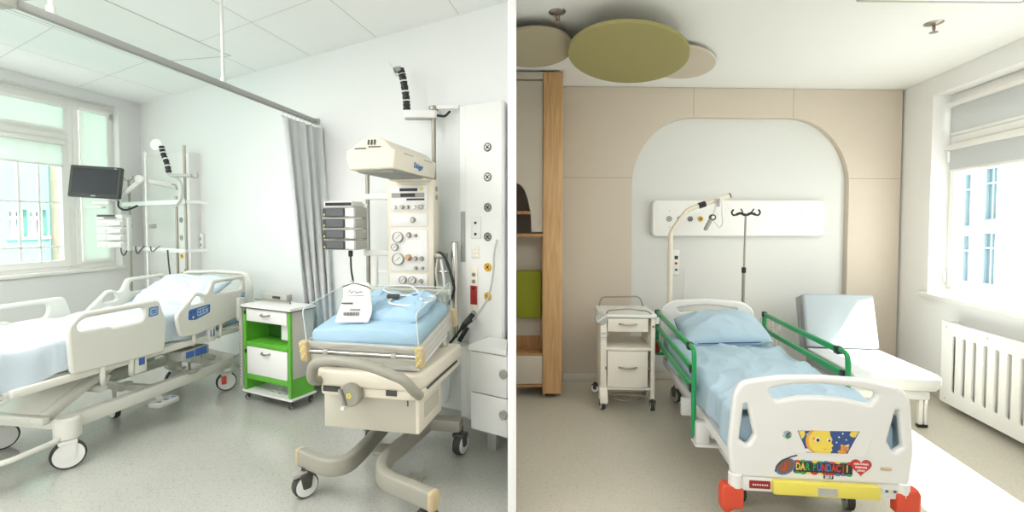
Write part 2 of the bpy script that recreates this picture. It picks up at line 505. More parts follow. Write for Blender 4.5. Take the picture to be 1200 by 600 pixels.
struct(MB().box(.36, 3.05, -.05, .16, .88, .917, .008), 'sill_right', FRAME, WR.c, WR.a)
blind(.475, 2.93, 2.63, 2.345, .115, WR, 'grey blind closed over the narrow top pane above the radiator', 'grey blinds of the window above the radiator', BLIND_R)
blind(.475, 2.93, 2.25, 2.02, .115, WR, 'grey blind partly lowered over the tall pane above the radiator', 'grey blinds of the window above the radiator', BLIND_R)

# ------------------------------------------------------------------ houses outside
TEAL = mat('teal_render', (90, 148, 136), .7, var=.03, vscale=.7)
FAC = mat('white_facade', (225, 226, 224), .7, var=.02, vscale=.5)
FACS = mat('sand_facade', (150, 138, 124), .7, var=.02, vscale=.5)
OUTG = mat('outside_glass', (98, 120, 130), .6, var=.15, vscale=1.2)
OUTG2 = mat('outside_glass_teal', (62, 84, 86), .6, var=.15, vscale=1.2)
def house(label, loc, rz, w, h, wallm, glassm, framem, wins, zb=-8.0, wing=None):
    t = thing('building', label, 'building', loc, rz)
    f0 = -w/2
    part(t, 'facade', MB().plate([(f0, zb), (w/2, zb), (w/2, h), (f0, h)], 0, .4, [rrect(a, b, c, d, 0) for a, b, c, d in wins]), wallm)
    part(t, 'roof', MB().box(-w/2-.2, w/2+.2, -.2, 6, h, h+.3, .05), FAC)
    for a, b, c, d in wins:
        u = c+(d-c)*.70; m_ = (a+b)/2; g_ = .03
        f = MB().plate(rrect(a, b, c, d, 0), .12, .2, [rrect(a+.05, m_-g_, c+.05, u-g_, 0), rrect(m_+g_, b-.05, c+.05, u-g_, 0), rrect(a+.05, m_-g_, u+g_, d-.05, 0), rrect(m_+g_, b-.05, u+g_, d-.05, 0)])
        f = f.obj('window', framem, t)
        part(f, 'pane', MB().box(a, b, .2, .24, c, d), glassm)
        part(f, 'sill', MB().box(a-.05, b+.05, -.05, .12, c-.06, c, .01), FAC)
    if wing:
        part(t, 'side_wing', MB().box(wing[0], wing[1], -.25, .3, zb, h-.5, .02), FACS)
TEALF = mat('pale_blue_window_frame', (150, 176, 184), .5)
tw = [(4.53+1.2*i+e, 4.86+1.2*i+e, z, z+.62) for i in range(-8, 1) for e in (0, .39) for z in (-1.4, -.1, 1.25, 2.6) if not (z == 2.6 and i > -4)]
house('teal and white block seen through the bright window behind the monitor', WL.at(-1.5, -7.0), WL.a, 20, 7, TEAL, OUTG2, FRAME, tw, wing=(5.34, 8.5))
rw = []
for i in range(-1, 5):
    o_ = 3.2*i
    for z in (-4.1, -2.05, 0, 2.05, 4.1):
        if (i, z) in ((3, 9),):
            continue
        rw += [(-10.27+o_, -9.38+o_, -.62+z, .93+z+.25), (-8.95+o_, -8.32+o_, -.40+z, 1.28+z)]
rw = [w_ for w_ in rw if w_[0] > -10.8]
house('white block with tall blue windows seen through the window above the radiator', WR.at(-3.5, -9.0), WR.a, 22, 9, FAC, OUTG, TEALF, rw)
# ------------------------------------------------------------------ shared builders
def caster(parent, x, y, r, w, head=0.0, top=None, style='light'):
    """swivel caster: fork with the wheel as its own sub-part; head turns it about z"""
    top = r*2.3 if top is None else top
    rot = Matrix.Translation((x, y, 0)) @ Matrix.Rotation(head, 4, 'Z')
    f = MB()
    f.m(0).cyl((0, 0, r*1.95), (0, 0, top), r*.28, 14)
    f.box(-w*.75, w*.75, -r*.55, r*.5, r*1.72, r*2.08, r*.12)
    for s in (-1, 1):
        f.side(rpoly([(-r*.5, r*1.8, r*.1), (r*.45, r*1.8, r*.1), (r*.32, r*.8, r*.2), (-r*.32, r*.8, r*.2)]), s*w*.62-.003, s*w*.62+.003)
    fo = f.obj('caster', {'light': WPLAST, 'hosp': DGREY, 'dark': DGREY}[style], parent, 40, rot)
    wh = MB()
    fix = Matrix.Translation((0, 0, r)) @ Matrix.Rotation(PI/2, 4, 'Y')
    wh.m(0).lathe([(r*.86, -w*.5), (r*.97, -w*.42), (r, -w*.2), (r, w*.2), (r*.97, w*.42), (r*.86, w*.5)], 28, fix)
    wh.m(1).lathe([(r*.1, -w*.57), (r*.86, -w*.54), (r*.88, -w*.4), (r*.88, w*.4), (r*.86, w*.54), (r*.1, w*.57)], 28, fix)
    wh.m(2).lathe([(r*.14, -w*.6), (r*.16, -w*.5), (r*.16, w*.5), (r*.14, w*.6)], 14, fix)
    wh.obj('wheel', [RUBBER, WPLAST if style != 'dark' else GREYPL, GREYPL], fo, 40, rot)
    return fo

def wr(p, sc, amt, seed=0.0):
    return noise.noise(V(p)*sc+V((seed, seed*1.7, seed*.3)))*amt

def pillow(mb, w, d, h, seed=0, n=56, wrinkle=.012):
    """stuffed pillow around the origin, seam in the xy plane"""
    def f(sign):
        def g(u, v):
            a, b = u*2-1, v*2-1
            prof = max(0, (1-abs(a)**2.6))**.55*max(0, (1-abs(b)**2.6))**.55
            x = a*w/2*(1-.07*(1-abs(b)**2)*0-.06*abs(b)**3*abs(a)); y = b*d/2*(1-.06*abs(a)**3*abs(b))
            x *= 1-.05*(1-b*b)*abs(a); y *= 1-.06*(1-a*a)*abs(b)
            z = sign*h/2*prof
            z += (wr((x, y, sign), 5, wrinkle*1.4, seed)+wrinkle*1.1*(1-abs(noise.noise(V((x*5+y*9, y*6-x*3, seed+sign)))))**4)*min(1, prof*2)
            return V((x, y, z))
        return g
    mb.grid(f(1), n, n); mb.grid(f(-1), n, n)
    bmesh.ops.remove_doubles(mb.bm, verts=mb.bm.verts[:], dist=.0008)
    return mb

def gas_outlet(parent, x, y, z, r, ringm, facem=None):
    o = MB().lathe([(r*.72, 0), (r, 0), (r, .006), (r*.86, .010), (r*.72, .003)], 28, Matrix.Translation((x, y, z)) @ Matrix.Rotation(PI/2, 4, 'X'), cap=False)
    g = o.obj('gas_outlet', ringm, parent)
    f = MB().m(0).lathe([(.001, 0), (r*.72, 0), (r*.72, .007), (r*.3, .007), (r*.26, .004), (.001, .004)], 24, Matrix.Translation((x, y, z)) @ Matrix.Rotation(PI/2, 4, 'X'))
    f.m(1)
    for k in range(4):
        a = PI/4+k*PI/2
        f.cyl((x+r*.48*math.cos(a), y-.006, z+r*.48*math.sin(a)), (x+r*.48*math.cos(a), y-.0085, z+r*.48*math.sin(a)), r*.13, 8)
    f.cyl((x, y-.003, z), (x, y-.0085, z), r*.26, 12)
    f.obj('socket', [facem or DIALF, BLACK], g)
    return g

# ------------------------------------------------------------------ the bed by the bright window
bd = thing('hospital_bed', 'white hospital bed with solid plastic side rails and blue control stickers, under the bright window', 'bed', (-3.163, 3.127, 0), -.171)
# undercarriage
u = MB()
for s in (-1, 1):
    u.box(s*.32-.035, s*.32+.035, -.05, 1.33, .225, .315, .014)
    u.cyl((s*.35, -.07, .18), (s*.35, -.07, .325), .07, 24, .016)
    u.cyl((s*.30, 1.33, .18), (s*.30, 1.33, .335), .058, 24, .014)
u.box(-.33, .33, -.10, -.02, .24, .30, .012)
u.box(-.30, .30, 1.29, 1.37, .25, .31, .012)
u.box(-.03, .03, .55, .66, .24, .30, .01); u.box(-.3, .3, .58, .63, .245, .295, .008)
u.obj('base_frame', BPLAST, bd)
bp = MB().tube(bend([(.36, -.10, .22), (.37, -.16, .20), (.36, -.44, .19), (-.36, -.44, .19), (-.37, -.16, .20), (-.36, -.10, .22)], .09, 7), .017, 12)
bp.obj('foot_bumper', BPLAST, bd)
caster(bd, .37, -.085, .09, .05, R(-32), .19); caster(bd, -.36, .05, .09, .05, R(-25), .19)
c4 = caster(bd, .28, 1.34, .085, .045, R(-38), .19); caster(bd, -.27, 1.34, .085, .045, R(-20), .19)
MB().box(-.02, .02, -.0, .012, .06, .135, .008).obj('brake_tab', RED, c4, 40, Matrix.Translation((.30, 1.29, .01)) @ Matrix.Rotation(R(45), 4, 'Z'))
caster(bd, -.12, .63, .055, .04, R(75), .25)
# lifting linkage
l = MB()
for s in (-1, 1):
    l.bar((s*.20, -.12, .30), (s*.20, .42, .56), .07, .05, .012)
    MB().bar((s*.20, .78, .56), (s*.20, 1.28, .32), .06, .05, .012).obj('head_link', BPLAST, bd)
l.box(-.17, .17, -.22, .38, -.012, .012, .01, Matrix.Translation((0, .05, .40)) @ Matrix.Rotation(R(26), 4, 'X'))
l.cyl((-.24, .22, .40), (.28, .22, .40), .028, 16)
l.bar((-.26, -.12, .31), (.26, -.12, .31), .05, .05, .01)
l.obj('lift_linkage', BPLAST, bd)
MB().cyl((.0, .30, .36), (.0, .86, .44), .032, 16, .006).cyl((0, .86, .44), (0, 1.0, .46), .016, 12).obj('lift_motor', SILVER, bd)
# lying platform
p = MB()
for s in (-1, 1):
    p.box(s*.40-.02, s*.40+.02, -.40, 1.50, .555, .605, .012)
for y in (-.40, .1, .55, .98, 1.48):
    p.box(-.39, .39, y-.025, y+.025, .56, .60, .01)
p.box(-.37, .37, -.38, 1.46, .60, .615, .004)
p.obj('platform', BPLAST, bd)
cb = MB().m(0).box(.24, .40, .75, 1.02, .44, .52, .012)
cb.m(1).box(.396, .404, .78, .86, .455, .508, .003).box(.396, .404, .87, .99, .452, .512, .003)
cb.obj('control_box', [SILVER, BLUE], bd)
MB().m(0).tube(spline([(.3, .82, .44), (.34, .8, .36), (.36, .86, .31), (.37, .95, .33), (.36, .98, .44)], 6), .006, 8).obj('hose_loop', GREYPL, bd)
fp = MB().m(0).slab(rpoly([(.34, .47, .03), (.46, .48, .04), (.47, .66, .04), (.35, .67, .03)]), .165, .205, bev=.012)
fp.m(1).slab([(.40, .50), (.44, .505), (.42, .535)], .204, .2065).slab([(.41, .64), (.45, .635), (.43, .605)], .204, .2065).box(.405, .44, .555, .585, .204, .2065)
fp.m(0).bar((.32, .57, .24), (.38, .57, .19), .05, .02, .005)
fp.obj('foot_pedal', [SILVER, BLUE], bd)
bl = MB().m(0).bar((.29, 1.38, .28), (.36, 1.52, .33), .018, .018, .004)
bl.m(1).ball((.37, 1.54, .345), .022, .045, .018)
bl.obj('brake_lever', [SILVER, GREEN_D], bd)

# head and foot boards: a rail loop over a solid board
def board(y, zt, name):
    o = rpoly([(-.40, .62, .03), (.40, .62, .03), (.405, zt-.12, .09), (.36, zt, .11), (0, zt+.015, .6), (-.36, zt, .11), (-.405, zt-.12, .09)], 7)
    h = rpoly([(-.34, zt-.20, .03), (.34, zt-.20, .03), (.345, zt-.10, .06), (.31, zt-.035, .06), (0, zt-.022, .5), (-.31, zt-.035, .06), (-.345, zt-.10, .06)], 6)
    return MB().plate(o, y-.02, y+.02, [h], bev=.018, res=3).obj(name, BPLAST, bd)
hb = board(1.555, 1.085, 'headboard')
MB().m(0).tube(bend([(.36, 1.50, .30), (.385, 1.555, .42), (.385, 1.555, .66)], .06), .02, 12).tube(bend([(-.36, 1.50, .30), (-.385, 1.555, .42), (-.385, 1.555, .66)], .06), .02, 12).obj('head_post', BPLAST, bd)
MB().m(0).box(.335, .40, 1.50, 1.56, .56, .62, .015).obj('corner_block', SILVER, bd)
board(-.50, .93, 'footboard')

# side rails
def foot_rail(x, sgn):
    o = rpoly([(-.105, .60, .05), (.555, .575, .06), (.575, .80, .10), (.515, .985, .06), (-.04, .985, .10), (-.118, .90, .08)], 7)
    h = rpoly([(-.055, .865, .03), (.135, .865, .02), (.165, .845, .02), (.385, .845, .05), (.405, .945, .045), (.0, .945, .05), (-.06, .92, .04)], 5)
    r = MB().side(o, x-.017, x+.017, [h], bev=.015).obj('side_rail', BPLAST, bd)
    d = sgn*.0185
    MB().m(0).side(rpoly([(.425, .865, .012), (.50, .87, .012), (.505, .935, .012), (.43, .935, .012)]), min(x+d*.9, x+d), max(x+d*.9, x+d)) \
        .m(1).side(rpoly([(.432, .872, .01), (.494, .877, .01), (.498, .928, .01), (.437, .928, .01)]), min(x+d*.9, x+d*1.04), max(x+d*.9, x+d*1.04)) \
        .m(0).box(x+min(d, d*1.08), x+max(d, d*1.08), .448, .485, .888, .894).box(x+min(d, d*1.08), x+max(d, d*1.08), .448, .485, .902, .912).obj('rail_sticker', [BLUE, LBLUE], r)
    s = MB().m(0)
    for y in (.10, .30):
        s.tube(bend([(x-sgn*.0, y, .66), (x-sgn*.005, y, .50), (x-sgn*.06, y+.05, .46), (x-sgn*.08, y+.1, .50)], .05), .017, 10)
    s.box(x-.03, x+.006, .32, .42, .47, .62, .02)
    s.m(1).box(x+sgn*.006-.002, x+sgn*.006+.002, .35, .395, .53, .59, .001)
    s.obj('rail_support', [BPLAST, BLUE], r)
    return r
def head_rail(x, sgn):
    o = rpoly([(.69, .655, .07), (.84, .635, .05), (1.37, .70, .04), (1.425, .84, .06), (1.41, 1.075, .05), (1.02, 1.07, .05), (.96, .955, .05), (.885, .985, .035), (.84, .985, .04), (.655, .83, .08)], 7)
    h1 = rpoly([(1.035, .945, .035), (1.36, .945, .03), (1.375, 1.04, .03), (1.055, 1.035, .03)], 5)
    h2 = rpoly([(.79, .885, .02), (.93, .895, .03), (.905, .945, .02), (.865, .955, .02), (.84, .945, .02)], 5)
    r = MB().side(o, x-.017, x+.017, [h1, h2], bev=.015).obj('side_rail', BPLAST, bd)
    d = sgn*.0185
    def L(a, b=1.05):
        return (min(x+d*.9, x+d*b), max(x+d*.9, x+d*b))
    cp = MB().m(0).side(rpoly([(.765, .775, .02), (.84, .765, .01), (.985, .80, .02), (.99, .87, .01), (.775, .855, .02)]), *L(0))
    cp.m(1).side(rpoly([(.855, .785, .01), (.965, .805, .015), (.97, .857, .01), (.855, .85, .01)]), *L(0, 1.1))
    cp.m(2)
    for y, z in ((.79, .83), (.82, .832), (.79, .80), (.87, .835), (.90, .838), (.93, .842), (.955, .846), (.87, .81), (.90, .815), (.93, .82)):
        cp.box(*L(0, 1.16), y-.007, y+.007, z-.006, z+.006)
    cp.m(3).ball((x+d, .815, .79), .003, .010, .010)
    cp.obj('control_panel', [BLUE, LBLUE, NAVY, YELLOW], r)
    MB().m(0).side(rpoly([(1.33, .79, .01), (1.395, .82, .02), (1.40, .93, .02), (1.345, .90, .03)]), *L(0)).m(1).box(*L(0, 1.12), 1.355, 1.385, .83, .88).obj('rail_sticker', [LBLUE, BLUE], r)
    s = MB().m(0)
    for y in (.84, 1.02, 1.12):
        s.tube(bend([(x, y, .68), (x-sgn*.005, y, .57), (x-sgn*.06, y+.04, .54), (x-sgn*.08, y+.08, .57)], .05), .015, 10)
    s.box(x-.03, x+.006, .98, 1.07, .54, .68, .02)
    s.m(1).box(x+sgn*.006-.002, x+sgn*.006+.002, 1.0, 1.045, .585, .645, .001)
    s.m(2).ball((x-.02, 1.16, .66), .02, .03, .014)
    s.obj('rail_support', [BPLAST, BLUE, YELLOW], r)
    return r
foot_rail(.425, 1); foot_rail(-.425, -1); head_rail(.425, 1); head_rail(-.425, -1)

# bedding
def mattress_fn(w, y0, y1, z0, z1, amp, seed, r=.05, crown=.01):
    """closed rounded block with soft wrinkles; u runs round the section, v along the bed"""
    sec = rrect(-w/2, w/2, z0, z1, r, 8)
    dense = []
    for i, p in enumerate(sec):
        q = sec[(i+1) % len(sec)]
        n = max(1, int(math.hypot(q[0]-p[0], q[1]-p[1])/.025))
        dense += [(p[0]+(q[0]-p[0])*k/n, p[1]+(q[1]-p[1])*k/n) for k in range(n)]
    m = MB(); rows = []
    ys = [y0, y0+.004, y0+.015, y0+.035]+[y0+.035+(y1-y0-.07)*i/60 for i in range(1, 60)]+[y1-.035, y1-.015, y1-.004, y1]
    for i, y in enumerate(ys):
        e = min(i, len(ys)-1-i); k = {0: .90, 1: .95, 2: .985}.get(e, 1)
        row = []
        for x, z in dense:
            zc = (z0+z1)/2; kx = 1-(1-k)*.5
            n = wr((x, y, z), 4.5, amp, seed)+wr((x*2.0+y*.9, y*.8-x*.6, z), 11, amp*.55, seed+5)
            up = 1 if z > zc else .3
            row.append(m.bm.verts.new((x*kx+n*.35*(1 if abs(x) > w*.4 else 0), y, zc+(z-zc)*k+n*up+crown*(1-(2*x/w)**2)*(1 if z > zc else 0))))
        rows.append(row)
    n = len(dense)
    for A, B in zip(rows, rows[1:]):
        for j in range(n):
            m.bm.faces.new((A[j], A[(j+1) % n], B[(j+1) % n], B[j]))
    m.bm.faces.new(rows[0]); m.bm.faces.new(rows[-1])
    return m
bl_ = (-3.163, 3.127, 0); ba = -.171
single(mattress_fn(.74, -.44, 1.50, .617, .80, .006, 1), 'mattress', BEDDING, 'thick blue covered mattress lying on the white bed under the bright window', 'mattress', bl_, ba)

def sheet(name, label, w, y0, y1, z, dl, dr, amp, seed, m, loc, rz, foot=.0, slope=None, thick=.004):
    """top sheet: lies on the mattress and hangs over its sides by dl / dr, over the foot end by foot"""
    def f(u, v):
        L = w+dl+dr
        q = u*L-dl
        y = y0-foot+(y1-y0+foot)*v
        zz = 0.0; x = -w/2+q
        lim = .014
        hang = 0
        if q < 0:
            hang = -q; x = -w/2-lim*(1-math.exp(-hang/.03)); zz = -hang
        elif q > w:
            hang = q-w; x = w/2+lim*(1-math.exp(-hang/.03)); zz = -hang
        yy = y
        if y < y0:
            zz -= (y0-y); yy = y0-.03*(1-math.exp(-(y0-y)/.03))
        fold = wr((x*1.5+y, y*1.2-x*1.4, zz), 3.6, amp, seed)+amp*1.5*(1-abs(noise.noise(V((x*3.2+y*1.6, y*1.3-x*2.2, seed)))))**4+amp*.8*(1-abs(noise.noise(V((x*7-y*3.5, y*4+x*2.2, seed+4)))))**5
        zz += fold*(1 if hang == 0 else .3)+ .012*(1-abs(2*x/w)**2 if abs(x) < w/2 else 0)
        if hang > 0:
            sgn = 1 if q > w else -1
            x += sgn*(.008+.009*math.sin(y*23+seed)*min(1, hang/.12)+fold*.3)
            zz += .02*math.sin(y*9+seed)*min(1, hang/.15)
        if slope:
            zz += slope(yy)
        return V((x, yy, z+zz))
    o = single(MB().grid(f, 90, 150), name, m, label, 'sheet', loc, rz, smooth=80)
    md = o.modifiers.new('thickness', 'SOLIDIFY'); md.thickness = thick; md.offset = 1
    return o
sheet('bed_sheet', 'crumpled pale blue sheet spread over the mattress of the bed with solid side rails', .715, -.428, 1.02, .816, .12, .215, .024, 2, BEDDING_L, bl_, ba, .24)
pl = pillow(MB(), .74, .46, .20, 4, wrinkle=.016)
o = single(pl, 'pillow', BEDDING_L, 'plump light blue pillow at the head of the bed with solid side rails', 'pillow', (0, 0, 0), ba, smooth=80)
o.location = (-3.163+1.20*math.sin(.171)-.02, 3.127+1.20*math.cos(.171), .935)
o.rotation_euler = (R(24), 0, ba)
# ------------------------------------------------------------------ ceiling lamp, curtain rail and curtain of the left room
def prism_path(mb, pts, w, h, bev=.003):
    for a, b in zip(pts, pts[1:]):
        mb.bar(a, b, w, h, bev)
    return mb
lp = thing('ceiling_lamp', 'flat white ceiling lamp panel above the curtain rail', 'ceiling lamp', (-3.13, 3.95, HL), R(78.9))
part(lp, 'lamp_frame', MB().plate(rrect(-.62, .62, -.42, .42, .004), -.004, .0, [rrect(-.612, .612, -.412, .412, .002)], .001, Matrix.Rotation(-PI/2, 4, 'X') @ Matrix.Rotation(PI, 4, 'Z')), SILVER)
part(lp, 'diffuser', MB().box(-.612, .612, -.412, .412, -.002, 0), mat('lamp_diffuser', (246, 246, 242), .5))

RAILM = mat('rail_lacquer', (168, 169, 165), .4)
rl = thing('curtain_rail', 'grey metal curtain rail hung from the ceiling on thin rods', 'curtain rail', (-1.80, 4.43, 2.487))
dv = V((-.133, -.991, 0))
def rp(k, dz=0.0):
    return dv*k+V((0, 0, dz))
part(rl, 'track', MB().bar(rp(0), rp(2.41), .034, .036, .004), RAILM)
part(rl, 'track_slot', MB().bar(rp(0.02, -.025), rp(2.36, -.018), .012, .004), GREYPL)
for k in (1.17, 2.24):
    r_ = part(rl, 'drop_rod', MB().cyl(rp(k, .015), rp(k, HL-2.487), .010, 12).cyl(rp(k, .012), rp(k, .05), .017, 12), WPLAST)
part(rl, 'end_bracket', MB().bar(rp(2.40, -.0), rp(2.47, -.0), .075, .07, .008).bar(rp(2.40, 0), rp(2.40, HL-2.487), .05, .03, .006), SILVER)
part(rl, 'wall_flange', MB().bar(rp(-.005), rp(.012), .06, .06, .006), SILVER)

cu = thing('curtain', 'grey pleated curtain bunched at the wall end of the ceiling rail', 'curtain', (-1.80, 4.43, 0))
def cf(off):
    def f(u, v):
        t = V((0, 0, 0)).lerp(dv*.52, 1-u); t.z = 2.42
        t += V((.05, -.02, 0))*(u)
        b0 = V((-.05, -.02, .125)); b1 = V((.22, -.17, .125))
        b = b0.lerp(b1, u)
        w = 1-(1-v)**1.9
        p = t.lerp(b, w)
        side = V((.991, -.133, 0)).lerp(V((-.5126, -.8586, 0)), w*.9).normalized()
        a = (.020+.016*v)*math.sin(u*PI*2*4.5+.9*math.sin(v*2.2+u*3))+.010*math.sin(u*41+v*3)
        return p+side*(a+off)
    return f
c_ = part(cu, 'cloth', MB().grid(cf(0), 110, 40), CURT, 80)
md = c_.modifiers.new('thickness', 'SOLIDIFY'); md.thickness = .004
for i in range(9):
    k = .03+.06*i
    part(cu, 'hook', MB().tube([rp(k, 2.475), rp(k, 2.44), rp(k, 2.41)], .005, 8), WPLAST)
part(cu, 'top_hem', MB().tube([rp(.53, 2.425), rp(.02, 2.425)], .006, 8), CURT)

# ------------------------------------------------------------------ head-end wall of the left room
wp = thing('wall_board', 'wide plain white service board on the wall behind the monitor arm', 'wall panel', WB.at(.25, 0, .8), WB.a)
part(wp, 'board', MB().box(.0, .96, -.05, -.0, 0, 1.59, .01), WPLAST)
part(wp, 'side_strip', MB().box(-.022, .0, -.055, -.0, 0, 1.6, .004), BRASSY)
sp = thing('supply_panel', 'tall narrow white gas and power column behind the bed under the bright window', 'supply panel', WB.at(1.41, 0, .15), WB.a)
part(sp, 'column', MB().slab([(-.17, 0), (.045, 0), (.075, -.13), (.06, -.15), (-.12, -.15), (-.14, -.13)], 0, 2.2, bev=.004), WPLAST)
YRING = mat('yellow_ring', (228, 186, 60), .4)
for z, m in ((1.44, RING), (1.24, RING), (1.03, YRING), (.82, YRING)):
    gas_outlet(sp, -.075, -.15, z, .03, m, YRING if m is YRING else None)
t_ = part(sp, 'socket_plate', MB().box(-.02, .06, -.156, -.148, 1.30, 1.62, .004), DIALF)
t_ = part(sp, 'red_socket', MB().m(0).box(0, .05, -.164, -.15, .74, .80, .003).box(0, .05, -.164, -.15, .83, .89, .003).m(1).cyl((.025, -.163, .77), (.025, -.166, .77), .014, 12).cyl((.025, -.163, .86), (.025, -.166, .86), .014, 12), [DRED, BLACK])
so = single(MB().m(0).box(-.035, .035, -.03, 0, -.095, .095, .008).m(1).cyl((0, -.031, .03), (0, -.028, .03), .018, 16).cyl((0, -.031, -.04), (0, -.028, -.04), .018, 16),
    'wall_socket', [WPLAST, GREYPL], 'small white double socket box alone on the long white wall', 'socket', WB.at(1.50, 0, 1.345), WB.a)

er = thing('equipment_rail', 'white double rail on thin upright posts in front of the plain service board', 'equipment rail', WB.at(.55, .40, 0), WB.a)
part(er, 'cross_bar', MB().box(-.03, 1.40, -.012, .012, 1.75, 1.80, .005), WPLAST)
part(er, 'cross_bar', MB().box(-.06, 1.40, -.012, .012, 1.245, 1.285, .005), WPLAST)
for x, z0, z1, m in ((.06, 0, 2.06, STEEL), (.49, 0, 2.36, WPLAST), (1.17, 0, 1.84, STEEL), (1.36, 0, 2.36, STEEL)):
    part(er, 'post', MB().cyl((x, .03, z0), (x, .03, z1), .013, 14, .004).cyl((x, .03, 0), (x, .03, .02), .05, 18), m)
hk = MB().tube(spline([(-.05, .03, 2.06), (-.06, .03, 2.09), (-.02, .03, 2.065), (.14, .03, 2.065), (.18, .03, 2.10), (.17, .03, 2.075)], 5), .006, 8)
part(er, 'hook', hk, STEEL)
for x in (.1, .7):
    part(er, 'clamp', MB().box(x-.03, x+.03, -.03, .03, 1.50, 1.545, .008), GREYPL)
for x, z, e in ((.49, 1.775, .345), (1.36, 1.775, .24), (1.36, 1.265, .24)):
    part(er, 'standoff', MB().bar((x, .03, z), (x, e, z), .03), WPLAST)

# gooseneck holder on the right post
gn = thing('flexible_arm', 'black and white jointed holder arm with hooks above the bed by the bright window', 'holder arm', (-3.40, 4.93, 2.07))
arm_path = spline([(-.11, -.02, .0), (-.13, -.02, .10), (-.165, -.02, .20), (-.18, -.02, .27)], 6)
part(gn, 'joint_chain', MB().tube(arm_path, [.022+.006*(i % 2) for i in range(len(arm_path))], 12), BLACK)
for i in (4, 8, 12, 15):
    p_ = arm_path[i]; q_ = arm_path[i+1]
    part(gn, 'joint_ring', MB().cyl(p_, p_+(q_-p_)*.7, .032, 14, .004), WPLAST)
part(gn, 'head_plate', MB().cyl((-.24, -.02, .285), (-.24, .0, .285), .06, 24, .006).bar((-.22, .0, .285), (-.18, -.02, .27), .03, .02, .005), WPLAST)
part(gn, 'arm', MB().tube(bend([(-.11, -.02, -.01), (-.08, -.02, -.03), (.12, -.02, -.03)], .03), .02, 12).tube(bend([(-.05, -.02, -.04), (.02, -.02, -.10), (.02, -.02, -.26), (-.06, -.02, -.36)], .06), .012, 10), SILVER)
part(gn, 'hook', MB().tube(spline([(.11, -.02, -.03), (.16, -.02, -.055), (.185, -.02, -.03), (.175, -.02, .0)], 5), .009, 10).tube(spline([(-.08, -.02, -.12), (-.05, -.02, -.13), (-.03, -.02, -.17)], 5), .008, 8), GREYPL)

# patient monitor
mo = thing('patient_monitor', 'dark flat screen monitor on a white wall arm in front of the bright window', 'monitor', (-4.50, 5.17, 2.0), R(9))
tl = Matrix.Rotation(R(3), 4, 'Y') @ Matrix.Rotation(R(-6), 4, 'X')
part(mo, 'housing', MB().plate(rrect(-.245, .245, -.172, .172, .014), 0, .055, [], .008, tl), BEZEL)
part(mo, 'screen', MB().plate(rrect(-.215, .215, -.128, .142, .004), -.004, .004, [], .001, tl), SCREEN)
lg = MB().box(-.022, .022, -.003, .002, -.156, -.148, 0, tl).box(.18, .2, -.003, .002, .15, .156, 0, tl)
part(mo, 'badge', lg, DIALF)
part(mo, 'arm', MB().bar((.12, .10, -.20), (.36, .20, .05), .06, .05, .02).bar((.34, .2, .05), (.62, .38, -.02), .075, .06, .03).cyl((.35, .14, .05), (.35, .26, .05), .045, 18, .008).bar((.0, .08, -.02), (.14, .10, -.20), .05, .04, .015).box(-.05, .05, .05, .09, -.05, .05, .01), WPLAST)
part(mo, 'cable', MB().tube(spline([(.19, .06, -.20), (.20, .05, -.27), (.27, .05, -.30), (.36, .1, -.25)], 8), .011, 8), BLACK)
part(mo, 'tray', MB().box(-.05, .12, .02, .10, -.245, -.20, .012).box(-.09, .06, .0, .08, -.285, -.262, .008), WPLAST)

# syringe pumps: body, window, door
def pump_proto(name, label, group, dark, loc, rz):
    t = thing(name, label, 'infusion pump', loc, rz, group)
    part(t, 'housing', MB().box(-.13, .13, 0, .16, -.036, .036, .008), WPLAST if not dark else SILVER)
    if dark:
        part(t, 'screen_frame', MB().plate(rrect(-.128, .045, -.031, .031, .012), -.012, .002, bev=.004), DGREY)
        part(t, 'screen', MB().plate(rrect(-.095, .036, -.024, .024, .003), -.0145, -.010), SCREEN_G)
        part(t, 'key', MB().cyl((-.113, -.010, -.016), (-.113, -.0155, -.016), .006, 10), YELLOW)
        part(t, 'door', MB().box(.05, .078, -.012, .004, -.028, .028, .005), WPLAST)
        part(t, 'grip', MB().box(.082, .128, -.026, .004, -.032, .032, .008), WPLAST)
    else:
        part(t, 'screen', MB().plate(rrect(-.12, -.03, -.02, .02, .006), -.006, .002, bev=.002), DIALF)
        part(t, 'grip', MB().box(.0, .125, -.024, .004, -.03, .022, .012), WPLAST)
    return t
SCREEN_G = mat('pump_display', (92, 95, 98), .3, var=.05)
pz = (1.555, 1.475, 1.395, 1.315)
pw = ('top one of the stacked white pumps below the dark monitor', 'second from top of the stacked white pumps below the dark monitor',
      'third from top of the stacked white pumps below the dark monitor', 'bottom one of the stacked white pumps below the dark monitor')
p0 = None
for z, l_ in zip(pz, pw):
    if p0 is None:
        p0 = pump_proto('infusion_pump', l_, 'white pumps below the monitor', False, (-4.43, 5.26, z), R(8))
    else:
        copy_tree(p0, (-4.43, 5.26, z), R(8), l_)
dk = thing('pump_dock', 'white docking head with small dark display on top of the white pump stack', 'pump dock', (-4.43, 5.26, 1.595), R(8))
part(dk, 'housing', MB().box(-.13, .13, 0, .16, 0, .055, .01), WPLAST)
part(dk, 'display', MB().box(-.12, .06, -.006, .0, .03, .052, .002).box(-.05, .07, -.008, 0, .012, .024, .001), DGREY)
part(dk, 'back_rail', MB().box(.1305, .155, .06, .12, -.35, .02, .004), WPLAST)
cbl = single(MB().tube(spline([(-.12, .0, .0), (-.11, .0, -.07), (-.02, -.01, -.10), (.06, .0, -.03), (.12, .01, .01)], 7), .007, 8), 'monitor_cable', DGREY,
    'looped dark cable hanging off the lower equipment rail nearest the window', 'cable', WB.at(.64, .43, 1.28), WB.a, 'dark cables looped on the rail')
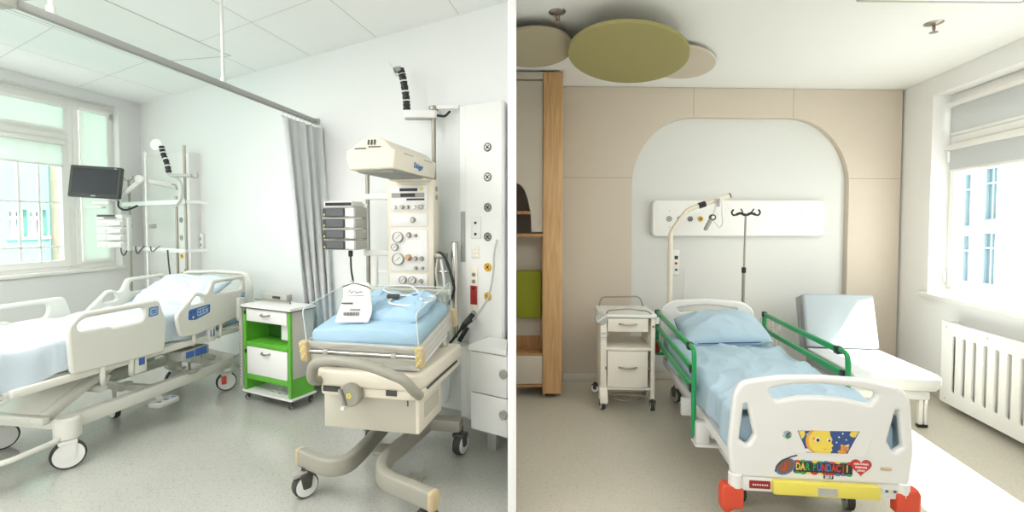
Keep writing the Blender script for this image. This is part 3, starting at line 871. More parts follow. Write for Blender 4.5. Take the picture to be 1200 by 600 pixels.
c2 = cbl.copy(); COL.objects.link(c2); c2.location = WB.at(1.0, .43, 1.29); c2.scale = (.8, 1, .8); c2['label'] = 'middle one of the dark cables looped on the lower equipment rail'
c3 = cbl.copy(); COL.objects.link(c3); c3.location = WB.at(1.36, .43, 1.30); c3.scale = (.8, 1, .55); c3['label'] = 'shallow dark cable loop nearest the gas column on the equipment rail'
single(MB().tube(spline([(0, 0, 0), (.02, .0, -.15), (.03, .01, -.35), (.02, .02, -.6)], 8), .008, 8), 'hanging_cable', DGREY, 'dark cable hanging straight down beside the gas column behind the bed', 'cable', WB.at(1.62, .42, 1.27), WB.a)

# ------------------------------------------------------------------ green trolley
tr = thing('bedside_trolley', 'white and bright green bedside trolley on small castors beside the curtain', 'trolley', (-2.085, 4.04, 0), -.453)
W2, D2 = .29, .23
part(tr, 'base_plate', MB().slab(rrect(-W2-.025, W2+.025, -.025, D2+.01, .02), .078, .094, [circ(-.02+.085*i, .07+.06*j, .024, .019, 14) for i in range(3) for j in range(3) if not (i == 2 and j == 2)]), WPLAST)
part(tr, 'base_edge', MB().slab(rrect(-W2-.028, W2+.028, -.028, D2+.013, .02), .076, .080, [rrect(-W2-.01, W2+.01, -.01, D2, .02)]), DGREY)
part(tr, 'side_panel', MB().box(W2-.02, W2, 0, D2, .094, .82).box(W2-.0005, W2+.002, .005, D2, .26, .82), [GREEN])
part(tr, 'side_cladding', MB().box(W2, W2+.004, .012, D2-.005, .255, .815, .001), SILVER)
part(tr, 'side_panel', MB().box(-W2, -W2+.02, 0, D2, .094, .82), GREEN)
part(tr, 'front_post', MB().box(W2-.024, W2+.004, -.012, .012, .094, .82, .002), GREEN)
part(tr, 'front_post', MB().box(-W2-.004, -W2+.024, -.012, .012, .094, .82, .002), GREEN)
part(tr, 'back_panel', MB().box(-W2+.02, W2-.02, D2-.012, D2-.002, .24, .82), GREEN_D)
part(tr, 'shelf', MB().box(-W2+.03, W2-.03, -.010, D2-.012, .485, .525, .002), GREEN)
part(tr, 'shelf', MB().box(-W2+.03, W2-.03, -.010, D2-.012, .195, .24, .002), GREEN)
dr = part(tr, 'drawer', MB().box(-W2+.037, W2-.037, -.012, .2, .705, .815, .004), WPLAST)
hnd = spline([(-.05, -.012, 0), (-.04, -.032, -.004), (0, -.038, -.008), (.04, -.032, -.004), (.05, -.012, 0)], 5)
part(dr, 'handle', MB().tube([p_+V((0, 0, .775)) for p_ in hnd], .007, 8), STEEL)
dr = part(tr, 'door', MB().box(-W2+.037, W2-.037, -.012, .008, .243, .482, .004), WPLAST)
part(dr, 'handle', MB().tube([p_+V((.0, 0, .445)) for p_ in hnd], .007, 8), STEEL)
for z in (.78, .44):
    part(tr, 'hinge', MB().cyl((-W2+.03, -.018, z-.015), (-W2+.03, -.018, z+.015), .009, 12), BLACK)
part(tr, 'top', MB().m(0).slab(rrect(-W2-.02, W2+.02, -.025, D2+.015, .012), .826, .848).m(1).slab(rrect(-W2-.022, W2+.022, -.027, D2+.017, .012), .82, .827), [WPLAST, DGREY])
part(tr, 'inner_box', MB().box(.11, W2-.03, .05, D2-.02, .56, .70, .004), WPLAST)
part(tr, 'hole_shade_plate', MB().box(-W2+.01, W2-.01, -.005, D2-.01, .066, .0745, .002), DGREY)  # dark plate added below the base so its holes look shaded
sb = MB().m(0).box(-W2-.055, -W2-.022, -.02, .03, .12, .84, .006).box(-W2-.07, -W2-.03, -.03, .04, .70, .90, .01)
sb.m(1)
for i in range(16):
    sb.cyl((-W2-.0385, -.018, .2+.03*i), (-W2-.0385, -.0215, .2+.03*i), .006, 8)
part(tr, 'folding_bracket', sb, [SILVER, DGREY])
part(tr, 'table_arm', MB().m(0).box(-W2-.06, -.02, .21, .275, .852, .912, .01).m(1).box(-.2, -.1, .206, .212, .87, .895, .002).m(2).cyl((-W2-.04, .13, .868), (.09, .16, .868), .007, 10).cyl((.09, .16, .868), (.09, .16, .848), .007, 8), [SILVER, DGREY, STEEL])
for x in (-W2+.02, W2-.02):
    for y in (.01, D2-.02):
        caster(tr, x, y, .028, .018, R(20 if x > 0 else -15), .082, 'dark')

# ------------------------------------------------------------------ infant warmer
WX, WY, WA_ = -.81, 2.53, -.2
def wm(x, y, z):
    c, s = math.cos(WA_), math.sin(WA_)
    return (WX+c*x-s*y, WY+s*x+c*y, z)
iw = thing('infant_warmer', 'tall cream infant warmer with heater hood, control column and clear sided tray on castors', 'infant warmer', (WX, WY, 0), WA_)
# legs: rounded rectangular section
SEC = [(math.copysign(abs(math.cos(a))**.35, math.cos(a))*.62, math.copysign(abs(math.sin(a))**.35, math.sin(a))*1.0) for a in [2*PI*i/20 for i in range(20)]]
for pts, cap in (([(-.43, .10, .205), (-.33, .06, .205), (-.215, .03, .205), (-.14, .07, .205), (-.13, .2, .20), (-.15, .46, .20), (-.17, .70, .20)], 0),
                 ([(.46, -.16, .205), (.34, -.11, .205), (.19, -.05, .205), (.10, .03, .205), (.06, .18, .20), (.08, .42, .20), (.11, .70, .20)], 1)):
    pth = spline(pts, 7)
    lg = MB().tube(pth, .048, sq=SEC).obj('base_leg', LEG, iw)
    e = pth[0]; d_ = (pth[0]-pth[1]).normalized()
    MB().tube([e, e+d_*.02, e+d_*.03], [.050, .050, .036], sq=SEC).obj('end_cap', BRASSY, lg)
MB().box(-.36, .34, .66, .76, .16, .245, .02).obj('base_beam', LEG, iw)
ca = caster(iw, -.385, .06, .070, .052, R(-32), .17, 'hosp')
caster(iw, .43, -.14, .070, .052, R(-20), .17, 'hosp')
caster(iw, .325, .72, .070, .058, R(-12), .19, 'hosp'); caster(iw, -.33, .72, .070, .058, R(15), .19, 'hosp')
MB().box(-.03, .03, -.075, .01, .118, .142, .01).obj('brake_pedal', GREYPL, ca, 40, Matrix.Translation((-.385, .06, .012)) @ Matrix.Rotation(R(-32), 4, 'Z'))
MB().box(-.30, .14, .62, .78, .24, .44, .03).obj('pedestal', LEG, iw)
MB().box(-.07, .02, .24, .36, .175, .205, .01).obj('foot_switch', LEG, iw)
MB().box(-.06, .05, -.055, .055, 0, .012, .005).cyl((0, 0, .012), (0, 0, .035), .03, 16).obj('foot_pad', LEG, iw, 40, Matrix.Translation((.16, .33, 0)))
# drawer box
bx = MB().m(0).box(-.285, .285, .10, .46, .395, .61, .008)
bx.m(1).box(.2855, .290, .11, .45, .40, .605, .002)
bx.m(2).box(-.255, .225, .097, .101, .585, .589).box(.222, .228, .096, .102, .55, .59)
bx = bx.obj('drawer_box', [GREIGE, CPLAST, DGREY], iw)
MB().side(rrect(.17, .40, .46, .55, .012), .289, .292).obj('side_recess', GREIGE, bx)
MB().cyl((.280, .105, .40), (.280, .105, .605), .012, 14, .003).obj('corner_trim', CPLAST, bx)
# deck with the handle
dk = MB().slab(rpoly([(-.285, .0, .08), (.335, .0, .10), (.345, .70, .03), (-.30, .70, .03)], 7), .665, .755, bev=.018)
dk.obj('deck', CPLAST, iw)
lo = MB().slab(rpoly([(-.262, .015, .05), (.335, .015, .09), (.335, .70, .02), (-.262, .70, .02)], 7), .612, .664, bev=.01)
lo = lo.obj('deck_apron', CPLAST, iw)
MB().box(-.23, -.13, .008, .03, .635, .662).obj('slot', DGREY, lo)
MB().box(.14, .20, .008, .03, .635, .662).obj('slot', DGREY, lo)
MB().side(rpoly([(.10, .652, .004), (.62, .652, .004), (.62, .664, .004), (.10, .664, .004)]), .333, .340).obj('side_slot', DGREY, lo)
hp = bend([(-.25, .02, .69), (-.257, -.055, .71), (-.232, -.085, .815), (-.1, -.105, .845), (.1, -.105, .83), (.29, -.085, .76), (.32, -.055, .70), (.325, .02, .645)], .075, 7)
MB().tube(hp, .026, 14).obj('handle', LEG, iw)
kn = MB().cyl((-.05, -.035, .635), (-.05, .02, .635), .062, 32, .008).obj('tilt_knob', LEG, iw)
fl = MB()
for k in range(5):
    a = k*2*PI/5
    fl.cyl((-.05+.010*math.cos(a), -.0375, .635+.010*math.sin(a)), (-.05+.010*math.cos(a), -.034, .635+.010*math.sin(a)), .006, 10)
fl.obj('flower_mark', YELLOW, kn)
MB().m(0).bar((-.098, -.046, .672), (-.066, -.050, .578), .020, .014, .005).m(1).cyl((-.068, -.072, .58), (-.068, -.045, .58), .010, 12).obj('crank', [GREYPL, WPLAST], kn)

# tilted tray
TM = Matrix.Translation((0, 0, .905)) @ Matrix.Rotation(R(10.5), 4, 'X')
TW, TL = .335, .56
def tray(mb, name, m, parent=iw, smooth=40):
    return mb.obj(name, m, parent, smooth, TM)
tf = MB()
for a in (1,):
    tf.m(0).box(-TW, TW, 0, .022, -.036, 0, .004).box(-TW, TW, .012, .03, -.07, -.036, .002).box(-TW, TW, .0, .022, -.105, -.07, .004)
    tf.box(-TW, TW, TL-.022, TL, -.105, 0, .004)
    for s in (-1, 1):
        tf.box(min(s*TW, s*(TW-.022)), max(s*TW, s*(TW-.022)), 0, TL, -.036, 0, .004).box(min(s*TW, s*(TW-.03)), max(s*TW, s*(TW-.03)), .0, TL, -.07, -.036, .002).box(min(s*TW, s*(TW-.022)), max(s*TW, s*(TW-.022)), 0, TL, -.105, -.07, .004)
    tf.box(-TW+.01, TW-.01, .01, TL-.01, -.11, -.095)
tf = tray(tf, 'tray_frame', ALU)
tray(MB().cyl((-TW, -.004, -.052), (TW, -.004, -.052), .008, 12), 'front_rail', CHROME, tf)
for x in (-.21, .19):
    tray(MB().box(x-.014, x+.014, -.016, .004, -.064, -.040, .004), 'rail_clip', SILVER, tf)
tray(MB().box(-.31, .31, .03, .5, -.155, -.108, .006), 'under_tray', WPLAST, tf)
for sx in (-1, 1):
    for y in (0, TL):
        k = tray(MB().m(0).box(sx*TW-.024, sx*TW+.024, y-.022, y+.022, -.112, .006, .012), 'corner_bracket', BRASSY, tf)
        if y == 0:
            dots = MB()
            for q in range(7):
                dots.ball((sx*TW-.012+.010*(q % 3), -.0225, -.09+.014*q), .006, .002, .006)
            tray(dots, 'yellow_mark', YELLOW, tf)
for sx in (-1, 1):
    tray(MB().side(rpoly([(.01, .0, .0), (TL-.01, .0, .0), (TL-.01, .185, .03), (.01, .185, .03)]), sx*(TW-.008)-.004, sx*(TW-.008)+.004, bev=.001), 'side_window', ACRYL)
tray(MB().plate(rpoly([(-TW+.02, 0, 0), (TW-.02, 0, 0), (TW-.02, .15, .02), (-TW+.02, .15, .02)]), TL-.016, TL-.008, bev=.001), 'end_window', ACRYL)
EDGE = mat('acrylic_edge', (226, 236, 234), .2, spec=.8)
def edge_loop(pts):
    return tray(MB().tube(pts, .0028, 6), 'window_edge', EDGE)
for sx in (-1, 1):
    x = sx*(TW-.008)
    edge_loop(bend([(x, .01, 0), (x, .01, .185), (x, TL-.01, .185), (x, TL-.01, 0)], .03))
edge_loop([(-TW+.02, TL-.012, .15), (TW-.02, TL-.012, .15)])
tray(MB().box(-.30, .30, TL+.03, TL+.06, .08, .115, .006), 'back_bar', CPLAST)
for x in (.12, -.22):
    MB().cyl((x, .40, .75), (x, .40, .86), .03, 20, .004).obj('tray_support', CHROME, iw)
MB().cyl((.25, .60, .75), (.25, .60, .89), .032, 20, .004).obj('tray_support', CHROME, iw)

# things lying in the tray: world matrix of the tilted tray
TWM = Matrix.Translation((WX, WY, 0)) @ Matrix.Rotation(WA_, 4, 'Z') @ TM
def in_tray(o):
    l_, q_, s_2 = TWM.decompose()
    o.location = l_; o.rotation_euler = q_.to_euler()
    return o
mt = mattress_fn(.628, .030, .530, -.06, .058, .009, 21, .045, .012)
in_tray(single(mt, 'bassinet_mattress', BEDDING, 'small light blue mattress filling the clear sided warmer tray', 'mattress', smooth=80))
def fold_fn(w, d, h, seed):
    m = MB()
    sec = rrect(-w/2, w/2, 0, h, h*.48, 7); dn = []
    for i, p in enumerate(sec):
        q = sec[(i+1) % len(sec)]; n = max(1, int(math.hypot(q[0]-p[0], q[1]-p[1])/.008))
        dn += [(p[0]+(q[0]-p[0])*k/n, p[1]+(q[1]-p[1])*k/n) for k in range(n)]
    rows = []
    N = 60
    for i in range(N+1):
        t = i/N; k = min(1, math.sqrt(max(0, 1-abs(2*t-1)**6)+.02)); y = (t-.5)*d
        row = []
        for x, z in dn:
            up = 1 if z > h*.5 else 0
            n = wr((x*1.3, y*1.3, 0), 7, .020, seed)+.020*(1-abs(noise.noise(V((x*9+y*4, y*8-x*5, seed)))))**3+.010*(1-abs(noise.noise(V((x*18-y*7, y*14+x*6, seed+2)))))**3
            lump = .045*math.exp(-((abs(x)-w*.32)/.07)**2)*max(0, t-.45)*1.6
            row.append(m.bm.verts.new((x*(1-.05*(1-k))+n*.5, y+wr((x, z, 1), 8, .012, seed), max(.0, (z*k+up*(n*.7+lump))))))
        rows.append(row)
    for A, B in zip(rows, rows[1:]):
        for j in range(len(dn)):
            m.bm.faces.new((A[j], A[(j+1) % len(dn)], B[(j+1) % len(dn)], B[j]))
    m.bm.faces.new(rows[0]); m.bm.faces.new(rows[-1])
    return m
bk = single(fold_fn(.42, .34, .05, 31), 'folded_blanket', BEDDING, 'folded light blue blanket on top of the small mattress in the clear sided tray', 'blanket', smooth=80)
in_tray(bk); bk.location = TWM @ V((.045, .335, .068))
# white packet with printing
pk = thing('packet', 'white printed packet leaning on the folded blanket in the warmer tray', 'packet')
def pf(sign):
    def f(u, v):
        a, b = u*2-1, v
        edge = max(0, 1-abs(a)**3)**.6*max(0, 1-abs(2*b-1)**4)**.6
        w = .095-.012*b+.006*math.sin(b*7)-(.02*max(0, b-.85)/.15)**1
        return V((a*w+.01*math.sin(b*4), sign*.022*edge+wr((a*.3, b*.5, sign), 5, .005)*edge, b*.235))
    return f
b_ = MB().grid(pf(1), 20, 24).grid(pf(-1), 20, 24)
bmesh.ops.remove_doubles(b_.bm, verts=b_.bm.verts[:], dist=.0008)
part(pk, 'pouch', b_, mat('packet_paper', (240, 238, 232), .6, var=.02, bump=.1, bscale=40), 80)
INK = mat('print_ink', (70, 70, 72), .6)
pr = MB().tube(spline([(-.04, -.0268, .165), (-.03, -.0272, .18), (-.02, -.0274, .162), (-.005, -.0276, .176), (.01, -.0276, .163), (.03, -.027, .17), (.045, -.0265, .168)], 4), .0017, 6).tube([(-.045, -.0272, .145), (.055, -.0268, .148)], .0013, 6).box(-.065, .0, -.0275, -.0262, .098, .107)
pr.box(-.01, .05, -.0272, -.026, .062, .068)
for i in range(17):
    pr.box(-.045+.0055*i, -.045+.0055*i+(.0035 if i % 3 else .002), -.0268, -.0255, .032, .052)
pr.tube(spline([(-.085, -.012, .205), (-.02, -.0225, .222), (.06, -.017, .205), (.085, -.010, .19)], 5), .0028, 6)
part(pk, 'print', pr, INK)
pk.matrix_world = TWM @ Matrix.Translation((-.095, .095, .082)) @ Matrix.Rotation(R(6), 4, 'Z') @ Matrix.Rotation(R(-38), 4, 'X')
# sensor lead
cl_ = MB()
cl_.tube(spline([(-.03, .02, .055), (.05, .10, .012), (.20, .10, .014), (.22, .0, .02), (.10, -.06, .012), (-.02, -.04, .02), (.0, .05, .03), (.10, .07, .02), (.16, .03, .016)], 8), .0055, 8)
cl_.tube(spline([(-.03, .03, .05), (-.12, .10, .05), (-.10, .17, .05), (.02, .18, .05), (.1, .12, .03)], 8), .0045, 8)
sc_ = thing('sensor_lead', 'coiled white sensor lead with a dark plug lying on the blue blanket', 'cable')
part(sc_, 'lead', cl_, WPLAST)
part(sc_, 'plug', MB().box(-.055, .02, .0, .035, .025, .05, .008), DGREY)
part(sc_, 'probe_tip', MB().ball((.10, .08, .022), .03, .014, .012), BLUE)
sc_.matrix_world = TWM @ Matrix.Translation((.065, .32, .118))

# control column
def cx(u): return -.285+(u-455)*.0070
def cz(v): return 1.854-(v-213)*.00624
CY0 = .92
MB().box(-.29, .07, CY0, CY0+.12, 1.085, 1.868, .012).obj('control_column', CPLAST, iw)
MB().box(-.26, .04, CY0+.03, CY0+.10, .40, 1.10, .015).obj('column_foot', CPLAST, iw)
def pnl(v0, v1, name, u0=458.5, u1=499):
    return MB().box(cx(u0), cx(u1), CY0-.006, CY0+.002, cz(v1), cz(v0), .003).obj(name, WPLAST, iw)
a_ = pnl(217, 246.5, 'display_panel')
MB().box(cx(469), cx(488.5), CY0-.008, CY0-.005, cz(224.5), cz(221)).box(cx(470), cx(486), CY0-.0095, CY0-.006, cz(231), cz(227)).box(cx(476.5), cx(496), CY0-.008, CY0-.005, cz(235), cz(232.8)).obj('display', BLACK, a_)
MB().box(cx(460), cx(496), CY0-.0085, CY0-.005, cz(231.8), cz(226.4)).obj('display_surround', GREYPL, a_)
MB().cyl((cx(493), CY0-.011, cz(221.8)), (cx(493), CY0-.005, cz(221.8)), .012, 16).obj('alarm_light', YELLOW, a_)
def knob(par, u, v, r, m, nm='knob'):
    return MB().lathe([(r, 0), (r, .012), (r*.8, .022), (r*.75, .026)], 20, Matrix.Translation((cx(u), CY0-.006, cz(v))) @ Matrix.Rotation(PI/2, 4, 'X')).obj(nm, m, par)
for u, m in ((464, WPLAST), (472, STEEL), (478, STEEL), (485.5, WPLAST)):
    knob(a_, u, 242.8, .014, m)
MB().box(cx(489.5), cx(495), CY0-.022, CY0-.005, cz(245), cz(240), .004).obj('knob', STEEL, a_)
b_2 = pnl(250, 265, 'blank_panel'); knob(b_2, 483.5, 257.5, .020, STEEL); knob(b_2, 481, 257.5, .008, WPLAST)
c_2 = pnl(268.5, 316.5, 'flow_panel')
def gauge(par, u, v, r):
    MB().m(2).lathe([(r, 0), (r, .016), (r*.86, .018), (r*.85, .012)], 28, Matrix.Translation((cx(u), CY0-.006, cz(v))) @ Matrix.Rotation(PI/2, 4, 'X'), cap=False).m(0).cyl((cx(u), CY0-.006, cz(v)), (cx(u), CY0-.019, cz(v)), r*.85, 24).m(1).bar((cx(u)-r*.35, CY0-.020, cz(v)-r*.3), (cx(u)+r*.45, CY0-.020, cz(v)+r*.4), .003, .002).obj('gauge', [DIALF, BLACK, STEEL], par)
gauge(c_2, 467, 277.5, .040); gauge(c_2, 463.5, 289, .026); gauge(c_2, 467, 303, .044)
for u, v, r, m in ((479, 275, .020, STEEL), (486.5, 275.5, .012, GREYPL), (478.5, 301, .024, BRASSY), (486, 302, .017, STEEL), (493, 302, .017, GREYPL), (486.5, 313, .013, STEEL), (494, 313, .011, STEEL)):
    knob(c_2, u, v, r, m)
MB().ball((cx(480.5), CY0-.030, cz(302.5)), .010).obj('red_stop', RED, c_2)
d_2 = pnl(320, 334, 'suction_panel', 457)
gauge(d_2, 472, 327, .028); gauge(d_2, 482.5, 327, .028); knob(d_2, 492, 328, .016, GREYPL)
MB().cyl((.068, CY0+.05, 1.80), (.076, CY0+.05, 1.80), .018, 16).cyl((.068, CY0+.05, 1.74), (.076, CY0+.05, 1.74), .018, 16).obj('side_socket', GREYPL, iw)

# heater hood
hl = rpoly([(-.225, 1.868, .012), (.058, 1.874, .012), (.070, 1.985, .01), (.042, 2.0, .02), (.0, 2.045, .04), (-.075, 2.068, .06), (-.155, 2.045, .04), (-.205, 2.0, .02), (-.245, 1.988, .01), (-.25, 1.94, .01)], 5)
hd = MB().plate(hl, .30, .98, bev=.012).obj('heater_hood', CPLAST, iw)
gr = MB().m(0).box(-.20, .035, .34, .93, 1.862, 1.870)
gr.m(1)
for i in range(24):
    gr.box(-.195, .03, .355+.024*i, .358+.024*i, 1.857, 1.862)
for i in range(9):
    gr.box(-.19+.026*i, -.188+.026*i, .35, .92, 1.856, 1.861)
gr.obj('heater_grille', [GREYPL, SILVER], hd)
MB().box(-.22, .05, .80, .96, 1.850, 1.868, .005).obj('hood_bracket', CPLAST, hd)
vt = MB()
for i in range(3):
    vt.bar((-.10+.020*i, .297, 2.015), (-.097+.020*i, .297, 2.045), .007, .008)
vt.box(-.19, -.115, .296, .302, 1.992, 1.998).box(-.10, -.02, .296, .302, 2.0, 2.006)
vt.obj('vent_slot', DGREY, hd)
for y in (.42, .75):
    MB().box(.060, .0725, y, y+.14, 1.975, 1.980).obj('side_vent', GREYPL, hd)
MB().text('Dräger', .052, 0, 0, 0, Matrix.Translation((.0655, .66, 1.925)) @ Matrix.Rotation(PI/2, 4, 'Z') @ Matrix.Rotation(R(3), 4, 'X'), ext=.003).obj('maker_mark', mat('mark_blue', (92, 134, 186), .5), hd)
# poles and rails on the column
MB().cyl((-.485, 1.0, .60), (-.485, 1.0, 1.945), .015, 16, .004).obj('accessory_pole', STEEL, iw)
for z in (1.75, 1.33):
    MB().box(-.51, -.27, .975, 1.025, z-.022, z+.022, .006).obj('pole_bracket', WPLAST, iw)
MB().cyl((-.39, .93, 1.06), (-.39, .93, 1.31), .020, 16, .008).bar((-.39, .93, 1.2), (-.28, .96, 1.2), .018).obj('holder_post', WPLAST, iw)
MB().cyl((.205, .98, .72), (.205, .98, 1.42), .026, 20, .008).bar((.205, .98, 1.2), (.06, .98, 1.2), .03, .02, .004).obj('oxygen_pole', CHROME, iw)
hz = MB().m(0)
hz.tube(spline([(.08, .93, 1.33), (.13, .90, 1.34), (.18, .88, 1.28), (.23, .88, 1.12), (.22, .88, 1.04), (.19, .88, .98)], 7), .011, 10)
hz.m(1).tube(spline([(.10, .92, 1.32), (.10, .88, 1.2), (.13, .86, 1.05), (.16, .84, .93)], 7), .008, 8)
hz.m(0).tube(spline([(.085, .93, 1.31), (.09, .89, 1.16), (.11, .86, 1.0), (.15, .84, .9)], 7), .007, 8)
hz.m(2).tube(spline([(.12, .92, 1.31), (.15, .9, 1.15), (.16, .88, 1.0)], 7), .010, 8)
hz.obj('breathing_hose', [BLACK, SILVER, WPLAST], iw)
MB().box(.075, .16, .90, .96, 1.30, 1.34, .006).obj('hose_clip', STEEL, iw)

# dark pumps on the accessory pole
pz = (1.630, 1.552, 1.474, 1.396)
pw = ('top one of the stacked dark screened pumps beside the warmer column', 'second from top of the stacked dark screened pumps beside the warmer column',
      'third from top of the stacked dark screened pumps beside the warmer column', 'bottom one of the stacked dark screened pumps beside the warmer column')
p0 = None
for z, l_ in zip(pz, pw):
    if p0 is None:
        p0 = pump_proto('infusion_pump', l_, 'dark screened pumps by the warmer', True, wm(-.60, .80, z), WA_)
    else:
        copy_tree(p0, wm(-.60, .80, z), WA_, l_)
dk = thing('pump_dock', 'slim docking bar with black front on top of the dark screened pumps', 'pump dock', wm(-.60, .80, 1.667), WA_)
part(dk, 'housing', MB().box(-.125, .10, 0, .16, 0, .045, .01), WPLAST)
part(dk, 'display', MB().box(-.11, .095, -.004, .003, .012, .034, .002), BLACK)
part(dk, 'back_rail', MB().box(.09, .13, .161, .184, -.31, .03, .004), WPLAST)
pc = thing('pump_cable', 'black cable hanging from the bottom dark screened pump into the warmer', 'cable', wm(-.55, .86, 1.359), WA_)
part(pc, 'plug', MB().cyl((0, 0, -.005), (0, 0, -.05), .016, 12, .004), BLACK)
part(pc, 'cord', MB().tube(spline([(0, 0, -.04), (.005, 0, -.15), (.02, .01, -.28), (.03, .03, -.45)], 7), .007, 8), BLACK)

# ------------------------------------------------------------------ monitor arm and supply panel at the divider end
ma = thing('monitor_bracket', 'empty monitor arm with a black cable chain above the infant warmer', 'monitor bracket', (-.585, 3.60, 2.34))
part(ma, 'pole', MB().cyl((0, 0, -1.2), (0, 0, .07), .017, 16, .004).cyl((0, 0, .05), (0, 0, .085), .035, 18, .005), STEEL)
part(ma, 'arm', MB().slab(rrect(-.225, .03, -.03, .03, .028), -.005, .055, bev=.01), WPLAST)
part(ma, 'arm_underside', MB().slab(rrect(-.215, .0, -.024, .024, .02), -.014, -.004), GREYPL)
ch = spline([(-.20, 0, .055), (-.205, 0, .15), (-.225, 0, .28), (-.245, 0, .36)], 7)
part(ma, 'cable_chain', MB().tube(ch, [.024+.005*(i % 2) for i in range(len(ch))], 12), BLACK)
for i in (5, 9, 13, 17):
    part(ma, 'chain_ring', MB().cyl(ch[i], ch[i]+(ch[i+1]-ch[i])*.6, .032, 14, .004), WPLAST)
part(ma, 'swivel_head', MB().bar((-.24, 0, .36), (-.29, -.02, .345), .05, .04, .012), GREYPL)
part(ma, 'mount_plate', MB().slab(rrect(-.05, .05, -.05, .05, .008), 0, .006, mat=Matrix.Translation((-.30, -.02, .35)) @ Matrix.Rotation(R(62), 4, 'Y')), WPLAST)
part(ma, 'tension_lever', MB().tube(bend([(.03, -.03, .01), (.09, -.04, .0), (.13, -.045, .04)], .02), .009, 8), BLACK)
part(ma, 'wall_bracket', MB().bar((0, 0, .075), (.20, -.06, .065), .035, .03, .008).bar((.02, .0, .06), (.03, .12, .06), .03, .03, .006), WPLAST)

sp = thing('supply_panel', 'tall white gas and power panel with round outlets beside the white divider', 'supply panel', WB.at(5.25, 0, .12), WB.a)
part(sp, 'panel', MB().slab([(-.02, 0), (.345, 0), (.372, -.08), (.362, -.10), (.06, -.10), (.05, -.09), (.0, -.09)], 0, 2.275, bev=.003), WPLAST)
for v, m in ((2.084, RING), (1.876, RING), (1.664, RING), (1.457, RING), (1.243, YRING), (1.035, YRING)):
    gas_outlet(sp, .248, -.10, v-.12, .031, m, YRING if m is YRING else (GREYPL if v in (1.664, 1.457) else None))
part(sp, 'reading_light', MB().box(.006, .044, -.096, -.088, 1.271-.12, 1.637-.12, .002), GREYPL)
s_ = part(sp, 'socket_plate', MB().box(.105, .19, -.106, -.099, 1.441-.12, 1.599-.12, .003), DIALF)
part(s_, 'data_socket', MB().cyl((.146, -.105, 1.555-.12), (.146, -.109, 1.555-.12), .010, 12).cyl((.146, -.105, 1.475-.12), (.146, -.109, 1.475-.12), .010, 12), BLACK)
s_ = part(sp, 'call_plate', MB().box(.108, .178, -.105, -.099, 1.301-.12, 1.391-.12, .003), CPLAST)
bt = MB()
for i in range(2):
    for j in range(3):
        bt.box(.115+.03*i, .138+.03*i, -.108, -.104, 1.31-.12+.026*j, 1.328-.12+.026*j, .002)
part(s_, 'button', bt, WPLAST)
s_ = part(sp, 'socket_strip', MB().box(.100, .162, -.107, -.099, .877-.12, 1.243-.12, .003), CPLAST)
part(s_, 'earth_pin', MB().cyl((.131, -.105, 1.185-.12), (.131, -.114, 1.185-.12), .014, 14).cyl((.131, -.105, 1.135-.12), (.131, -.114, 1.135-.12), .014, 14), STEEL)
part(s_, 'red_socket', MB().m(0).box(.102, .160, -.113, -.105, .969-.12, 1.105-.12, .003).m(1).cyl((.131, -.112, 1.085-.12), (.131, -.115, 1.085-.12), .010, 12), [DRED, BLACK])
part(s_, 'round_socket', MB().m(0).cyl((.131, -.105, .90-.12), (.131, -.116, .90-.12), .026, 20, .004).m(1).cyl((.131, -.115, .90-.12), (.131, -.118, .90-.12), .018, 20), [STEEL, GREYPL])
part(sp, 'tool_clip', MB().m(0).box(.03, .08, -.17, -.09, .55, .575, .006).m(1).bar((.035, -.16, .58), (.075, -.11, .68), .03, .03, .006), [SILVER, BLACK])

pcd = thing('power_cord', 'black plug and cable at the white gas panel, grey cord rising to the divider', 'cable', WB.at(5.375, .115, .84), WB.a)
part(pcd, 'plug', MB().tube([(.005, -.005, .055), (.0, -.03, .03), (-.03, -.06, -.01), (-.05, -.08, -.045)], [.022, .026, .022, .011], 12), BLACK)
part(pcd, 'black_cord', MB().tube(spline([(-.05, -.08, -.045), (-.10, -.11, -.12), (-.15, -.14, -.20), (-.20, -.17, -.30), (-.22, -.20, -.42)], 7), .010, 8), BLACK)
part(pcd, 'grey_cord', MB().tube(spline([(.02, -.03, .025), (.08, -.06, .07), (.16, -.04, .20), (.195, -.03, .36), (.205, -.03, .50), (.225, -.025, .60)], 8), .007, 8), SILVER)

# wall cabinet with drawers in the corner by the divider: front follows the wall, its end is cut along the divider
dc = thing('drawer_cabinet', 'low white two drawer cabinet in the corner between gas panel and divider', 'cabinet', WB.at(5.526, 0, 0), WB.a)
def plan(a, b, f):
    return [(a, -.108), (.143-b, -.108), (.285-b, f), (a, f)]
part(dc, 'carcass', MB().slab(plan(-.0, .004, -.33), .185, .715, bev=.003), WPLAST)
part(dc, 'worktop', MB().slab(plan(-.012, .002, -.36), .715, .752, bev=.005), WPLAST)
for z0, z1 in ((.19, .435), (.441, .708)):
    d_ = part(dc, 'drawer_front', MB().box(.002, .278, -.35, -.33, z0, z1, .003), WPLAST)
    part(d_, 'handle', MB().lathe([(.03, 0), (.03, .012), (.022, .020)], 20, Matrix.Translation((.258, -.349, (z0+z1)/2+.02)) @ Matrix.Rotation(PI/2, 4, 'X')), GREYPL)
part(dc, 'drawer_gap', MB().box(.001, .28, -.333, -.329, .433, .443), DGREY)
part(dc, 'foot', MB().box(.03, .10, -.20, -.13, 0, .187, .004), GREYPL)
